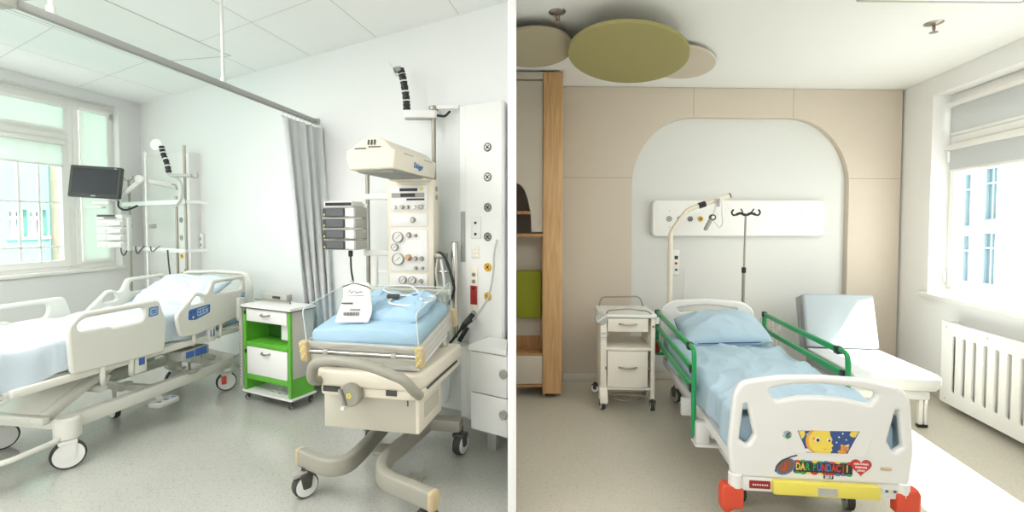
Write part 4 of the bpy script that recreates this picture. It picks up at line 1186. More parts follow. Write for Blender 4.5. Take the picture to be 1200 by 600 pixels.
tb = single(MB().tube(spline([(0, 0, 0), (.02, .0, -.15), (.07, .0, -.22), (.12, .0, -.15), (.09, .0, -.04), (.03, .0, -.05), (.01, .01, -.22), (-.02, .02, -.40), (-.06, .02, -.46)], 8), .006, 8),
    'hose', WPLAST, 'thin clear hose looped down the wall under the white gas panel', 'hose', WB.at(5.09, .03, .62), WB.a)
# ================================================================== RIGHT ROOM
# wardrobe cut by the divider
wd = thing('wardrobe', 'beige wardrobe niche with oak side board beside the divider', 'wardrobe', (.037, 4.17, 0), R(1.5))
part(wd, 'side_board', MB().box(.235, .405, 0, .40, .045, 2.862, .004), OAK)
part(wd, 'foot', MB().cyl((.25, .05, 0), (.25, .05, .06), .014, 14).cyl((.38, .33, 0), (.38, .33, .06), .014, 14), STEEL)
part(wd, 'back_panel', MB().box(0, .235, .37, .39, .07, 2.86), BEIGE_SHELF)
up = [(.0, 2.79), (.0, 1.90)]+[(.135*math.sin(R(a))**.9, 1.47+.43*math.cos(R(a))) for a in range(8, 91, 6)]+[(.135, 1.475), (.232, 1.475), (.232, 2.79)]
part(wd, 'arched_front', MB().plate(up, .02, .045, bev=.002), BEIGE_SHELF)
for z in (1.66, 1.462):
    part(wd, 'shelf', MB().box(.0, .234, .03 if z > 1.6 else .01, .37, z-.028, z, .003), OAK_D)
part(wd, 'cornice', MB().box(.0, .232, .0, .38, 2.80, 2.862, .004), BEIGE_SHELF)
part(wd, 'lower_back', MB().box(.0, .234, .20, .225, .52, 1.434), BEIGE_SHELF)
part(wd, 'niche_shelf', MB().box(.0, .234, .02, .37, .385, .40, .002).box(.0, .234, .21, .225, .40, .52), OAK_D)
part(wd, 'drawer_front', MB().box(.002, .233, .012, .035, .13, .383, .003), BEIGE_SHELF)
part(wd, 'bottom_board', MB().box(.0, .234, .014, .37, .10, .124, .003), OAK_D)
single(MB().box(.002, .221, -.04, .04, -.215, .215, .009, seg=2), 'cushion', GREEN_CUSH, 'olive green upholstered back cushion in the niche of the oak wardrobe', 'cushion', (.04, 4.324, .91), R(1.5))

# ceiling discs and fittings
def disc(label, x, y, rx, ry, z, m, t=.05, cut=None, turn=0.0):
    o = thing('acoustic_disc', label, 'ceiling panel', (x, y, z), R(turn), 'round felt panels under the ceiling')
    pts = circ(0, 0, rx, ry, 72)
    if cut is not None:
        pts = [p for p in pts if p[0] >= cut]
        pts.sort(key=lambda p: math.atan2(p[1], p[0]+1e-6-(cut if cut > 0 else 0)))
        pts = [(cut, -ry*math.sqrt(max(0, 1-(cut/rx)**2)))]+pts+[(cut, ry*math.sqrt(max(0, 1-(cut/rx)**2)))]
    part(o, 'felt', MB().slab(pts, 0, t, bev=.006), m)
    for a in (.4, 2.2, 4.1):
        hx, hy = rx*.6*math.cos(a), ry*.6*math.sin(a)
        if cut is None or hx > cut+.02:
            part(o, 'hanger', MB().cyl((hx, hy, t-.002), (hx, hy, HR-z), .008, 10), STEEL)
disc('large olive green felt disc hung lowest below the ceiling', .835, 3.457, .638, .407, 2.73, OLIVE, .026, turn=66)
disc('pale cream felt disc peeking out at the window side of the olive disc', 1.347, 3.875, .422, .26, 2.825, CREAM_FELT, .022, turn=58.5)
disc('taupe felt disc cut by the divider above the oak board', .154, 3.497, .29, .387, 2.80, TAUPE, .022, cut=-.128)
def sprinkler(label, x, y):
    o = thing('ceiling_sprinkler', label, 'sprinkler', (x, y, HR), R(25), 'ceiling sprinklers')
    part(o, 'rosette', MB().lathe([(.012, -.014), (.02, -.012), (.052, -.004), (.055, 0)], 24), STEEL)
    part(o, 'frame', MB().tube([(-.014, 0, -.012), (-.016, 0, -.035), (-.004, 0, -.058)], .004, 8).tube([(.014, 0, -.012), (.016, 0, -.035), (.004, 0, -.058)], .004, 8), STEEL)
    part(o, 'bulb', MB().cyl((0, 0, -.012), (0, 0, -.05), .004, 10), DRED)
    part(o, 'deflector', MB().lathe([(.004, -.056), (.024, -.060), (.025, -.063), (.004, -.064)], 20), STEEL)
sprinkler('small metal ceiling sprinkler near the olive felt disc', .284, 3.053)
sprinkler('small metal ceiling sprinkler near the window of the arched room', 2.80, 3.22)
cl_ = thing('ceiling_lamp', 'flat square ceiling lamp near the window of the arched room', 'ceiling lamp', (2.55, 2.60, HR), R(1))
part(cl_, 'lamp_frame', MB().slab(rrect(-.5, .5, -.3, .3, .01), -.014, 0, [rrect(-.48, .48, -.28, .28, .006)], .003), SILVER)
part(cl_, 'diffuser', MB().slab(rrect(-.48, .48, -.28, .28, .006), -.008, 0), lamp_mat('lamp_diffuser_square', (255, 252, 244), .9))

# bed-head unit on the white wall inside the arch
hu = thing('bed_head_unit', 'long white rounded gas outlet board on the wall inside the arch', 'wall board', WK.at(1.70, -.06, 1.426), WK.a)
part(hu, 'board', MB().plate(rrect(-.868, .868, 0, .355, .05), -.07, 0, bev=.008), WPLAST)
for x, m in ((-.705, RING), (-.598, RING), (-.495, RING), (-.393, YRING)):
    gas_outlet(hu, x, -.07, .17, .026, m, YRING if m is YRING else (GREYPL if x == -.495 else None))
for x in (-.7, .62):
    part(hu, 'screw', MB().cyl((x, -.072, .25), (x, -.068, .25), .006, 10).cyl((x, -.072, .09), (x, -.068, .09), .006, 10), SILVER)
cs = thing('call_unit', 'small white nurse call socket with red button behind the lifting pole', 'call unit', WK.at(1.075, -.06, 1.04), WK.a)
part(cs, 'plate', MB().box(-.045, .045, -.03, 0, 0, .25, .008), WPLAST)
part(cs, 'button', MB().cyl((.01, -.03, .115), (.01, -.036, .115), .014, 14), RED)
part(cs, 'socket', MB().box(-.005, .03, -.034, -.029, .155, .19, .003).box(.0, .025, -.034, -.029, .04, .06, .002), BLACK)
single(MB().tube(spline([(0, 0, .0), (.01, -.0, -.3), (.0, -.0, -.6), (.01, 0, -.95)], 6), .004, 8), 'hanging_cable', WPLAST, 'thin white cord hanging down the wall below the nurse call socket', 'cable', WK.at(1.165, -.03, 1.10), WK.a)

# ------------------------------------------------------------------ bed with green rails
BX, BY, BA = 1.508, 2.321, -.115
rb = thing('hospital_bed', 'white hospital bed with green tube rails and yellow bar on its foot board', 'bed', (BX, BY, 0), BA)
def bpart(mb, name, m, parent=None, smooth=40):
    return mb.obj(name, m, parent or rb, smooth)
fo = rpoly([(-.41, .285, .04), (.41, .285, .04), (.425, .45, .3), (.405, .70, .10), (.37, .765, .08), (.19, .80, .3), (0, .808, .4), (-.19, .80, .3), (-.37, .765, .08), (-.405, .70, .10), (-.425, .45, .3)], 7)
slot = rpoly([(-.245, .735, .03), (-.12, .762, .08), (0, .768, .2), (.12, .762, .08), (.265, .735, .03), (.225, .675, .02), (.10, .70, .08), (0, .705, .2), (-.10, .70, .08), (-.21, .675, .02)], 5)
sh = [(-.355, .655, .012), (-.34, .655, .012), (-.305, .50, .015), (-.335, .445, .015), (-.375, .475, .015)]
h1 = rpoly(sh, 5); h2 = rpoly([(-a, b, c) for a, b, c in sh], 5)
fbm = MB().plate(fo, -.022, .022, [slot, h1, h2], bev=.016, res=3)
fb = bpart(fbm, 'footboard', WPLAST)
# raised field round the emblem
ridge = MB().tube(bend([(-.185, -.0225, .545), (-.125, -.0225, .425), (.20, -.0225, .425), (.235, -.0225, .545)], .02), .0016, 8)
bpart(ridge, 'ridge', WPLAST, fb)
bpart(MB().box(.275, .325, -.026, -.018, .36, .375, .003), 'catch', BRASSY, fb)
bpart(MB().box(-.40, .40, -.018, .02, .215, .29, .008), 'foot_bar', WPLAST)
plq = bpart(MB().box(-.325, -.225, -.022, -.017, .232, .272, .002), 'type_plate', DRED)
mk = MB()
for i in range(7):
    mk.box(-.31+.011*i, -.303+.011*i, -.0225, -.0215, .248, .256)
bpart(mk, 'plate_marking', DIALF, plq)
dec = bpart(MB().box(.285, .38, -.0205, -.017, .245, .268, .001), 'maker_strip', DIALF)
mk = MB().m(0)
for i in range(4):
    mk.m(i % 2).box(.30+.018*i, .315+.018*i, -.0212, -.0200, .251, .263)
bpart(mk, 'strip_marking', [BLUE, YELLOW], dec)
yb = bpart(MB().box(-.22, .265, -.05, -.016, .222, .287, .005), 'yellow_bar', YELLOW)
bpart(MB().plate(rrect(-.02, .07, .232, .270, .006), -.054, -.049, [rrect(-.01, .06, .239, .263, .004)], .001).box(-.01, .06, -.0515, -.0495, .239, .263), 'release_grip', SILVER, yb)
for sx in (-1, 1):
    p = bpart(MB().cyl((sx*.385, .0, .228), (sx*.385, .0, .30), .034, 20, .004), 'corner_post', WPLAST)
    bpart(MB().tube([(sx*.40, -.0, .122+.012*(sx+1)), (sx*.405, -.0, .128+.012*(sx+1)), (sx*.405, 0, .222+.012*(sx+1)), (sx*.402, 0, .236+.012*(sx+1))], [.045, .055, .055, .048], sq=SEC), 'bumper', RED, p)
# pictures on the foot board
NIGHT = mat('night_blue_print', (58, 84, 140), .5, var=.04)
MOON = mat('moon_yellow_print', (240, 214, 90), .5, var=.03)
MOOND = mat('moon_orange_print', (232, 170, 60), .5)
PWHITE = mat('print_white', (240, 240, 238), .5)
PBLACK = mat('print_black', (52, 52, 56), .5)
PRED = mat('print_red', (214, 60, 52), .5)
PGREEN = mat('print_green', (60, 160, 84), .5)
PBLUE = mat('print_blue', (70, 120, 190), .5)
PPINK = mat('print_pink', (236, 110, 110), .5)
PBROWN = mat('print_brown', (130, 92, 70), .5, var=.1, vscale=90)
def star(cx, cz, r, k=.42, n=5, a0=90):
    return [(cx+(r if i % 2 == 0 else r*k)*math.cos(R(a0+180*i/n)), cz+(r if i % 2 == 0 else r*k)*math.sin(R(a0+180*i/n))) for i in range(2*n)]
def layer(mb, i, pts, k, base=-.022):
    """one flat printed shape, k-th layer above the board"""
    return mb.m(i).plate(pts, base-.0004*(k+1), base-.0004*k)
pm = [NIGHT, MOON, MOOND, PWHITE, PBLACK, PPINK, PBROWN]
mo_ = MB()
tz = [(-.105, .535), (.178, .545), (.125, .432), (-.060, .428)]
layer(mo_, 0, tz, 1)
mx, mz = .005, .487
full = [(mx+.072*math.cos(R(a)), mz+.072*math.sin(R(a))) for a in range(60, 301, 8)]
full = [(x, min(.540, max(.4295, z))) for x, z in full]
face = [(mx+.040, .4295), (mx+.052, .447), (mx+.046, .458), (mx+.056, .468), (mx+.046, .482), (mx+.050, .50), (mx+.040, .520)]
layer(mo_, 2, full+face, 2)
full2 = [(mx+.006+.064*math.cos(R(a)), min(.540, max(.4295, mz+.064*math.sin(R(a))))) for a in range(60, 301, 8)]
layer(mo_, 1, full2+face, 3)
for ex, er_ in ((-.018, .013), (.034, .009)):
    layer(mo_, 3, circ(mx+ex, mz+.008, er_, er_*.9, 16), 4); layer(mo_, 4, circ(mx+ex+.002, mz+.006, er_*.6, er_*.65, 14), 5)
layer(mo_, 5, circ(mx-.034, mz+.012, .007, .005, 12), 4)
layer(mo_, 5, [(mx+.006, .455), (mx+.018, .450), (mx+.03, .453), (mx+.018, .446)], 4)
for sx, sz, r in ((-.055, .518, .012), (.085, .512, .006), (.102, .530, .006), (.118, .50, .005), (.075, .485, .005), (.095, .47, .004)):
    layer(mo_, 3, star(sx, sz, r, .45, 4), 2)
layer(mo_, 1, [(-.100, .5335), (-.072, .5345), (-.070, .515), (-.082, .495), (-.0865, .50)], 2)
layer(mo_, 1, [(.140, .5430), (.174, .5440), (.158, .515), (.142, .515), (.132, .525)], 2)
layer(mo_, 3, [(-.061, .432), (-.035, .4295), (-.045, .448), (-.068, .448)], 2)
# small orange toy shape
layer(mo_, 2, circ(.112, .458, .018, .016, 20), 3); layer(mo_, 2, circ(.100, .440, .020, .0105, 20), 3)
layer(mo_, 2, circ(.099, .472, .006, n=12), 3); layer(mo_, 2, circ(.126, .470, .006, n=12), 3); layer(mo_, 5, circ(.114, .452, .008, .006, 14), 4)
layer(mo_, 3, [(.112, .472), (.132, .480), (.126, .468)], 4)
for ex in (.107, .118):
    layer(mo_, 4, circ(ex, .461, .0022, n=8), 4)
bpart(mo_, 'moon_picture', pm, fb)
rbz = MB(); layer(rbz, 0, circ(-.152, .512, .021, n=24), 1); layer(rbz, 1, [(-.172, .508), (-.132, .508), (-.140, .497), (-.152, .4925), (-.164, .497)], 2)
layer(rbz, 2, circ(-.150, .513, .008, .010, 14), 3); layer(rbz, 2, circ(-.142, .521, .006, n=12), 3)
bpart(rbz, 'round_sticker', [LBLUE, PGREEN, PBROWN], fb)
# banner: black field, coloured blocks, lettering, brush mark, red heart
bn = MB()
bx0, bx1, bz0, bz1 = -.120, .150, .318, .392
layer(bn, 0, rrect(bx0, bx1, bz0+.006, bz1-.006, .006), 1)
cols = [3, 4, 5, 6, 4, 5, 3, 6, 4, 3]
for i in range(10):
    layer(bn, cols[i], rrect(bx0+.006+.0265*i, bx0+.028+.0265*i, bz1-.014+.002*(i % 3), bz1-.003+.002*(i % 2), .004), 2)
    layer(bn, cols[(i*3+1) % 10], rrect(bx0+.006+.0265*i, bx0+.028+.0265*i, bz0+.003-.002*(i % 2), bz0+.013, .004), 2)
word = 'DAR FUNDACJI'
lc = [6, 6, 4, 0, 4, 5, 3, 5, 3, 3, 3, 6]
wdts = [.0208]*12; wdts[3] = .008; wdts[11] = .011
x = bx0+.010
for ch, ci, w_ in zip(word, lc, wdts):
    if ch != ' ':
        bn.m(ci).text(ch, .050, x+w_/2, -.0240, .356, ext=.0006, squeeze=.60, bold=.0010)
    x += w_+.0012
layer(bn, 0, rrect(.018, .064, .302, .322, .005), 3)
bn.m(2).text('2017', .021, .041, -.0244, .312, ext=.0006, squeeze=.8, bold=.0006)
sw = Matrix.Translation((-.158, 0, .352)) @ Matrix.Rotation(R(-38), 4, 'Y')
bn.m(5).plate(circ(0, 0, .052, .036, 30), -.0236, -.0225, mat=sw); bn.m(7).plate(circ(.002, .0, .044, .029, 28), -.0241, -.0232, mat=sw)
bn.m(3).plate([(-.02, -.012), (.0, -.006), (.018, .018), (.008, .018), (-.006, .0), (-.022, .002)], -.0246, -.0238, mat=sw)
bn.m(0).tube([(-.205, -.0236, .325), (-.200, -.0236, .352), (-.175, -.0236, .382), (-.130, -.0236, .405), (-.105, -.0236, .412)], .003, 6)
bpart(bn, 'gift_banner', [PBLACK, PWHITE, PWHITE, PRED, PGREEN, PBLUE, MOON, PBROWN], fb)
ht = [(.0160*16*math.sin(t)**3/16, .0160*(13*math.cos(t)-5*math.cos(2*t)-2*math.cos(3*t)-math.cos(4*t))/16) for t in [2*PI*i/48 for i in range(48)]]
hx, hz_ = .187, .372
hm = MB(); layer(hm, 0, [(hx+p[0]*3.0, hz_+p[1]*2.9) for p in ht], 3); layer(hm, 1, [(hx+p[0]*2.78, hz_+p[1]*2.68) for p in ht], 4)
for s_, z_, w_ in (('wielka orkiestra', .386, .014), ('świątecznej', .370, .015), ('pomocy', .354, .015)):
    hm.m(2).text(s_, w_, hx, -.0246, z_, Matrix.Translation((0, 0, 0)), ext=.0005, squeeze=.72, bold=.0003)
bpart(hm, 'heart_sticker', [PBLACK, PRED, PWHITE], fb)

# headboard
ho = rpoly([(-.39, .36, .04), (.39, .36, .04), (.405, .70, .2), (.39, .80, .09), (.30, .865, .12), (0, .885, .5), (-.30, .865, .12), (-.39, .80, .09), (-.405, .70, .2)], 7)
hs = rpoly([(-.26, .80, .03), (0, .835, .5), (.26, .80, .03), (.235, .755, .03), (0, .785, .5), (-.235, .755, .03)], 6)
bpart(MB().plate(ho, 1.89, 1.93, [hs], bev=.015, res=3), 'headboard', WPLAST)
# chassis
ch_ = MB()
for s in (-1, 1):
    ch_.box(s*.36-.02, s*.36+.02, .03, 1.88, .30, .36, .008)
    ch_.box(s*.26-.025, s*.26+.025, .20, 1.75, .13, .18, .008)
    ch_.bar((s*.26, .45, .17), (s*.34, .75, .31), .04, .03, .006); ch_.bar((s*.26, 1.5, .17), (s*.34, 1.2, .31), .04, .03, .006)
for y in (.22, 1.74):
    ch_.box(-.30, .30, y-.025, y+.025, .13, .18, .008)
for y in (.05, .5, 1.0, 1.45, 1.86):
    ch_.box(-.36, .36, y-.02, y+.02, .305, .35, .006)
bpart(ch_, 'chassis', WPLAST)
bpart(MB().box(-.35, .35, .05, 1.86, .36, .375, .004), 'mattress_platform', WPLAST)
for x, y in ((-.29, .26), (.29, .26), (-.29, 1.76), (.29, 1.76)):
    caster(rb, x, y, .062, .035, R(25 if x < 0 else -10), .15, 'dark')
caster(rb, .12, .40, .05, .035, R(0), .135, 'dark')
bpart(MB().box(-.44, -.36, .52, .58, .20, .33, .006).box(-.45, -.30, .50, .60, .185, .20, .004), 'side_bracket', WPLAST)
bpart(MB().box(-.44, -.37, .90, .94, .22, .34, .006), 'side_bracket', WPLAST)
# green rails
def rail(sx):
    x = sx*.445
    y0, y1 = .58, 1.80
    tb = MB().tube(bend([(x, y0+.10, .775), (x, y0, .765), (x, y0-.01, .70), (x, y0-.01, .235)], .06, 7), .015, 12)
    tb.box(x-.014, x+.014, y1-.016, y1+.016, .40, .79, .003)
    for z in (.775, .645, .525):
        tb.bar((x, y0+.04 if z < .7 else y0+.10, z-.01), (x, y1, z), .026, .034, .004)
    tb.bar((x, y1, .41), (x-sx*.08, y1, .41), .024, .024, .003); tb.bar((x, y0-.01, .24), (x-sx*.09, y0-.01, .24), .024, .024, .003)
    tb.ball((x-sx*.03, y0-.03, .245), .024)
    r_ = bpart(tb, 'side_rail', GREENMET)
    for z, y in ((.765, y0+.105), (.635, y0+.035), (.515, y0+.035)):
        bpart(MB().box(x-.019, x+.019, y-.03, y+.02, z-.024, z+.024, .008), 'rail_joint', BLACK, r_)
    for z in (.775, .645, .525):
        bpart(MB().box(x-.018, x+.018, y1-.02, y1+.02, z-.022, z+.022, .006), 'rail_joint', BLACK, r_)
rail(-1); rail(1)
bpart(MB().box(-.485, -.43, 1.72, 1.80, .43, .53, .02), 'bumper_roller', DRED)
# lifting pole with strap and handset
lpz = bend([(-.30, 1.99, .40), (-.30, 1.99, 1.47), (-.155, 1.99, 1.675), (.205, 1.99, 1.80)], .045, 7)
lpo = bpart(MB().tube(lpz, .021, 14), 'lifting_pole', CPLAST)
bpart(MB().cyl((.203, 1.99, 1.7993), (.212, 1.99, 1.803), .022, 16).cyl((-.06, 1.99, 1.708), (.0, 1.99, 1.729), .027, 16, .003), 'pole_cap', BLACK, lpo)
bpart(MB().m(0).tube(spline([(.09, 1.97, 1.775), (.085, 1.965, 1.70), (.06, 1.96, 1.62), (.03, 1.96, 1.53)], 6), .011, 10).tube(spline([(.11, 1.96, 1.78), (.13, 1.95, 1.74), (.135, 1.95, 1.62), (.14, 1.95, 1.55), (.11, 1.95, 1.52), (.05, 1.955, 1.60)], 7), .008, 10)
      .m(1).bar((.045, 1.955, 1.60), (-.01, 1.955, 1.49), .05, .03, .01).box(.085, .115, 1.95, 1.99, 1.70, 1.77, .008).m(2).cyl((.05, 1.93, 1.605), (.05, 1.97, 1.605), .027, 16).m(0).cyl((.05, 1.926, 1.605), (.05, 1.931, 1.605), .015, 16), 'hand_control', [WPLAST, GREYPL, DGREY], lpo)
iv = bpart(MB().cyl((.335, 1.985, .40), (.335, 1.985, 1.12), .014, 14, .003).cyl((.337, 1.985, 1.1), (.345, 1.985, 1.64), .009, 12, .002), 'drip_pole', STEEL)
bpart(MB().cyl((.336, 1.985, 1.11), (.336, 1.985, 1.16), .019, 14, .003), 'pole_collar', BLACK, iv)
hkm = MB().tube(bend([(.265, 1.985, 1.63), (.30, 1.985, 1.645), (.345, 1.985, 1.62), (.39, 1.985, 1.645), (.425, 1.985, 1.63)], .03), .012, 10)
for s in (-1, 1):
    hkm.tube(spline([(.345+s*.075, 1.985, 1.63), (.345+s*.105, 1.985, 1.625), (.345+s*.12, 1.985, 1.65), (.345+s*.105, 1.985, 1.675)], 5), .008, 8)
    hkm.tube(spline([(.345+s*.03, 1.985, 1.635), (.345+s*.04, 1.955, 1.655), (.345+s*.055, 1.95, 1.68)], 5), .006, 8)
bpart(hkm, 'hook_head', BLACK, iv)
bpart(MB().box(-.34, .37, 1.955, 1.995, .38, .42, .008), 'pole_socket', WPLAST)
basket = MB()
for z in (.46, .54, .62, .70):
    basket.tube([(.50, 1.93, z), (.50, 2.02, z), (.62, 2.02, z), (.62, 1.93, z)], .004, 6, closed=True)
for x in (.50, .53, .56, .59, .62):
    basket.tube([(x, 1.93, .46), (x, 1.93, .70)], .003, 6).tube([(x, 2.02, .46), (x, 2.02, .70)], .003, 6)
basket.tube([(.50, 1.97, .60), (.40, 1.97, .60), (.36, 1.97, .42)], .006, 8)
bpart(basket, 'wire_basket', SILVER)
# bedding
mt_ = mattress_fn(.76, .045, 1.87, .377, .565, .005, 41)
single(mt_, 'mattress', BEDDING_R, 'light blue covered mattress on the bed with green tube rails', 'mattress', (BX, BY, 0), BA, smooth=80)
sheet('bed_sheet', 'rumpled light blue sheet covering the mattress of the bed with green rails', .75, .035, 1.62, .582, .17, .17, .018, 5, BEDDING_R, (BX, BY, 0), BA, .0)
pl = pillow(MB(), .68, .46, .23, 14, wrinkle=.014)
pl.m(1)
pil = thing('pillow', 'large light blue pillow with navy piping at the headboard of the bed with green rails', 'pillow')
part(pil, 'cover', pl, BEDDING_R, 80)
seam = []
for i in range(80):
    a = 2*PI*i/80
    ex = 2/9
    cx_, cy_ = math.cos(a), math.sin(a)
    A_, B_ = math.copysign(abs(cx_)**.32, cx_), math.copysign(abs(cy_)**.32, cy_)
    x = A_*.34*(1-.06*abs(B_)**3*abs(A_))*(1-.05*(1-B_*B_)*abs(A_)); y = B_*.23*(1-.06*abs(A_)**3*abs(B_))*(1-.06*(1-A_*A_)*abs(B_))
    seam.append((x, y, 0))
part(pil, 'piping', MB().tube(seam, .0045, 8, closed=True), NAVY)
pil.location = (BX+1.56*math.sin(.13)-.02, BY+1.54*math.cos(.13), .690)
pil.rotation_euler = (R(15), R(-3), BA)

# ------------------------------------------------------------------ bedside cabinet
bc = thing('bedside_cabinet', 'cream bedside cabinet on castors with drawers, open shelf and round side knob', 'cabinet', (.960, 3.93, 0), -.07)
cw, cd = .225, .42
def cpart(mb, name, m=CABM, parent=None):
    return mb.obj(name, m, parent or bc)
cpart(MB().box(-cw, -cw+.055, 0, .05, .10, .77, .012).box(-cw+.005, -cw+.03, .05, cd, .17, .77, .004), 'side_post')
cpart(MB().box(cw-.035, cw, 0, .05, .06, .77, .010).box(cw-.03, cw-.008, .05, cd, .17, .77, .004), 'side_post')
cpart(MB().side(rpoly([(-.06, .06, .02), (.06, .06, .03), (.10, .18, .05), (.02, .20, .03), (-.05, .13, .06)]), -cw-.005, -cw+.06, bev=.008), 'foot_fairing')
cpart(MB().box(-cw+.03, cw-.03, cd-.02, cd, .17, .50, .003), 'back_panel')
cpart(MB().box(-cw+.01, cw-.01, .0, cd, .495, .52, .006), 'shelf')
cpart(MB().box(-cw+.03, cw-.03, .0, cd, .165, .185, .004), 'bottom_board')
def bowed(z0, z1, d=.012):
    """drawer front with a shallow wave and two vertical creases"""
    sec = [(-.165, .0), (-.09, -d*.9), (-.05, -d*.6), (.05, -d*.6), (.09, -d*.9), (.165, .0), (.165, .016), (-.165, .016)]
    return MB().slab(sec, z0, z1, bev=.002)
d1 = cpart(bowed(.655, .765), 'drawer')
hh = spline([(-.07, -.01, 0), (-.06, -.03, .002), (0, -.036, -.004), (.06, -.03, .002), (.07, -.01, 0)], 6)
cpart(MB().tube([p+V((0, 0, .72)) for p in hh], .007, 8), 'handle', STEEL, d1)
cpart(MB().box(-.16, .16, .016, cd-.03, .66, .76, .003), 'drawer_box')
d2 = cpart(bowed(.19, .492, .016), 'drawer')
cpart(MB().tube([p+V((0, -.004, .36)) for p in hh], .008, 8), 'handle', STEEL, d2)
cpart(MB().box(-.16, .16, .016, cd-.03, .20, .485, .003), 'drawer_box')
cpart(MB().box(-.185, -.17, -.006, .006, .335, .36, .003).box(.17, .185, -.006, .006, .335, .36, .003).cyl((cw-.018, -.004, .70), (cw-.018, .0, .70), .010, 12), 'latch', STEEL)
cpart(MB().slab(rrect(-cw-.012, cw+.012, -.015, cd+.01, .03), .77, .80, bev=.008), 'top', WPLAST)
cpart(MB().tube(bend([(-cw+.05, .02, .79), (-cw+.06, .015, .825), (0, -.0, .845), (cw-.06, .015, .825), (cw-.02, .02, .79)], .05), .006, 10), 'top_rail', STEEL)
cpart(MB().tube(bend([(-cw+.03, cd-.02, .79), (-cw+.05, cd-.02, .88), (cw-.05, cd-.02, .89), (cw-.02, cd-.02, .79)], .05), .007, 10), 'top_rail', STEEL)
cpart(MB().m(0).cyl((-cw+.005, -.03, .765), (-cw+.005, .02, .765), .052, 28, .008).m(1).bar((-cw-.03, -.034, .74), (-cw+.04, -.034, .79), .014, .012, .004), 'side_knob', [SILVER, WPLAST])
st = cpart(MB().box(-cw+.003, -cw+.052, -.003, .002, .58, .65, .001), 'sticker', DIALF)
cpart(MB().box(-cw+.01, -cw+.045, -.0036, -.0026, .632, .644).box(-cw+.01, -cw+.045, -.0036, -.0026, .60, .605), 'sticker_print', BRASSY, st)
cpart(MB().box(cw, cw+.03, .0, .03, .72, .775, .006), 'side_clip', WPLAST)
rk = MB()
for i in range(8):
    rk.tube([(-.16, .03+.045*i, .115), (.16, .03+.045*i, .115)], .003, 6)
rk.tube([(-.16, .02, .115), (.16, .02, .115), (.16, .36, .115), (-.16, .36, .115)], .005, 8, closed=True)
rk.tube([(-.16, .02, .15), (.16, .02, .15)], .004, 6)
rk.tube([(-.16, .02, .115), (-.17, .03, .17)], .004, 6).tube([(.16, .02, .115), (.17, .03, .17)], .004, 6).tube([(-.16, .36, .115), (-.17, .35, .17)], .004, 6).tube([(.16, .36, .115), (.17, .35, .17)], .004, 6)
rk.tube(spline([(-.11, .0, .10), (-.06, -.03, .09), (.06, -.03, .09), (.11, 0, .10)], 6), .005, 8)
cpart(rk, 'wire_rack', STEEL)
for x, y, a in ((-cw+.02, -.0, 10), (cw-.02, .0, -5), (-cw-.0, cd-.02, 75), (cw-.02, cd-.02, 20)):
    caster(bc, x, y, .040, .036, R(a), .095, 'hosp')

# ------------------------------------------------------------------ fold-out chair
fc = thing('sleeper_chair', 'pale grey fold-out sleeper chair between the green railed bed and the radiator', 'chair', (2.878, 3.537, 0), -.143)
sw_, sl = .30, .73
def fpart(mb, name, m, parent=None):
    return mb.obj(name, m, parent or fc)
seat = MB().side(rpoly([(-.01, .345, .05), (.04, .29, .02), (sl+.02, .29, .02), (sl+.02, .422, .03), (.03, .422, .02), (-.015, .405, .02)], 6), -sw_, sw_, bev=.012)
fpart(seat, 'seat', CHAIRW)
fpart(MB().side([(.05, .295), (sl+.015, .295), (sl+.015, .41), (.05, .41)], -sw_-.003, -sw_+.001), 'seat_side', CHAIRD)
fpart(MB().box(-sw_+.02, sw_-.03, .05, sl-.02, .215, .29, .02), 'under_cushion', CHAIRW)
bk_ = Matrix.Translation((0, sl-.0, .43)) @ Matrix.Rotation(R(-14), 4, 'X')
fpart(MB().box(-sw_, sw_, -.0, .075, .0, .485, .02, bk_, 3), 'backrest', CHAIRG)
fpart(MB().box(-sw_-.003, -sw_+.002, .008, .068, .015, .47, .001, bk_), 'backrest_side', CHAIRD)
fpart(MB().box(-sw_-.012, sw_-.012, .08, .15, -.02, .47, .02, bk_, 3), 'rear_cushion', CHAIRD)
for x in (-.23, .22):
    for y in (.09, sl-.05):
        lg = fpart(MB().box(x-.014, x+.014, y-.014, y+.014, .02, .22, .003).box(x+.025, x+.045, y-.012, y+.012, .02, .22, .003), 'leg', WPLAST)
        fpart(MB().box(x-.018, x+.05, y-.018, y+.018, 0, .024, .005), 'rubber_foot', BLACK, lg)
fpart(MB().box(-.24, .24, .08, .10, .19, .215, .003).box(-.24, .24, sl-.06, sl-.04, .19, .215, .003), 'frame', SILVER)

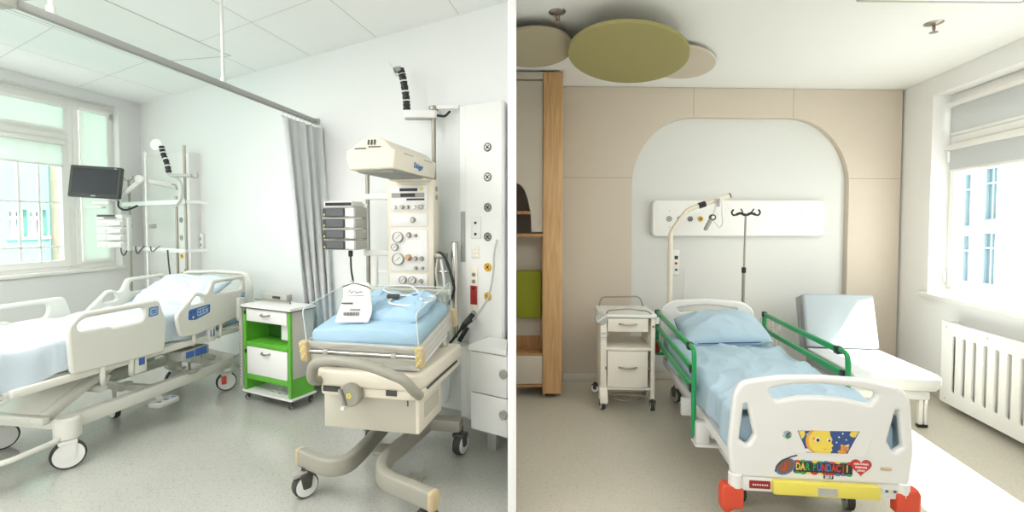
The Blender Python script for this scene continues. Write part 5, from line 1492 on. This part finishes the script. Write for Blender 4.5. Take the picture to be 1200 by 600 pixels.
# ------------------------------------------------------------------ radiator cover
rd = thing('radiator', 'white radiator cover with tall vertical slots below the grey blinds', 'radiator', WR.at(.825, 0, 0), WR.a)
sl_ = [rrect(.125+.1085*i, .165+.1085*i, .165, .63, .018) for i in range(17)]
part(rd, 'slotted_front', MB().plate(rrect(0, 2.05, .052, .735, .012), -.125, -.108, sl_, .004), RADI)
part(rd, 'end_panel', MB().box(.0, .016, -.11, -.002, .055, .73, .003), RADI)
part(rd, 'end_panel', MB().box(2.034, 2.05, -.11, -.002, .055, .73, .003), RADI)
part(rd, 'heating_body', MB().box(.08, 1.97, -.075, -.03, .12, .66, .01), RADI)
sc2 = MB()
for x, z in ((.06, .69), (.06, .09), (.49, .695)):
    sc2.cyl((x, -.127, z), (x, -.123, z), .006, 10)
part(rd, 'screw', sc2, GREYPL)
for x in (.3, 1.7):
    part(rd, 'wall_bracket', MB().box(x-.02, x+.02, -.03, -.001, .3, .5, .003), SILVER)

# ------------------------------------------------------------------ camera and light
cam = bpy.data.cameras.new('camera'); co = bpy.data.objects.new('camera', cam); COL.objects.link(co)
co.location = (0, 0, 1.55); co.rotation_euler = (R(90-2.0), 0, 0)
cam.sensor_width = 36; cam.lens = 36*560/1200; cam.clip_start = .05
cam.shift_y = -(300-(262+560*math.tan(R(2.0))))/1200
scene.camera = co

wld = bpy.data.worlds.new('sky'); scene.world = wld; wld.use_nodes = True
bg = wld.node_tree.nodes['Background']; bg.inputs['Color'].default_value = (1.0, .992, .992, 1); bg.inputs['Strength'].default_value = 3.8
def light(name, kind, loc, rot, energy, **kw):
    l = bpy.data.lights.new(name, kind); l.energy = energy
    for k, v in kw.items():
        setattr(l, k, v)
    o = bpy.data.objects.new(name, l); COL.objects.link(o); o.location = loc; o.rotation_euler = rot
    return o
def aim(d):
    return V(d).to_track_quat('-Z', 'Y').to_euler()
light('sun', 'SUN', (8, 1, 9), aim((-.55, .05, -.83)), 24.0, angle=R(.6), color=(1, .96, .88))
# unseen fill lights added under the ceilings; the last belongs to the square lamp
for k, (x, y, z, e) in enumerate(((-3.3, 2.5, HL-.03, 46), (-2.4, 1.3, HL-.03, 40), (1.2, 1.0, HR-.03, 28), (2.55, 2.6, HR-.03, 14))):
    light('ceiling_fill', 'AREA', (x, y, z), (0, 0, 0), e, shape='RECTANGLE', size=1.6, size_y=1.0, color=(1, .985, .975))
scene.view_settings.view_transform = 'Standard'; scene.view_settings.look = 'None'
scene.view_settings.exposure = 0.14; scene.view_settings.gamma = 1.0
scene.view_settings.use_curve_mapping = False
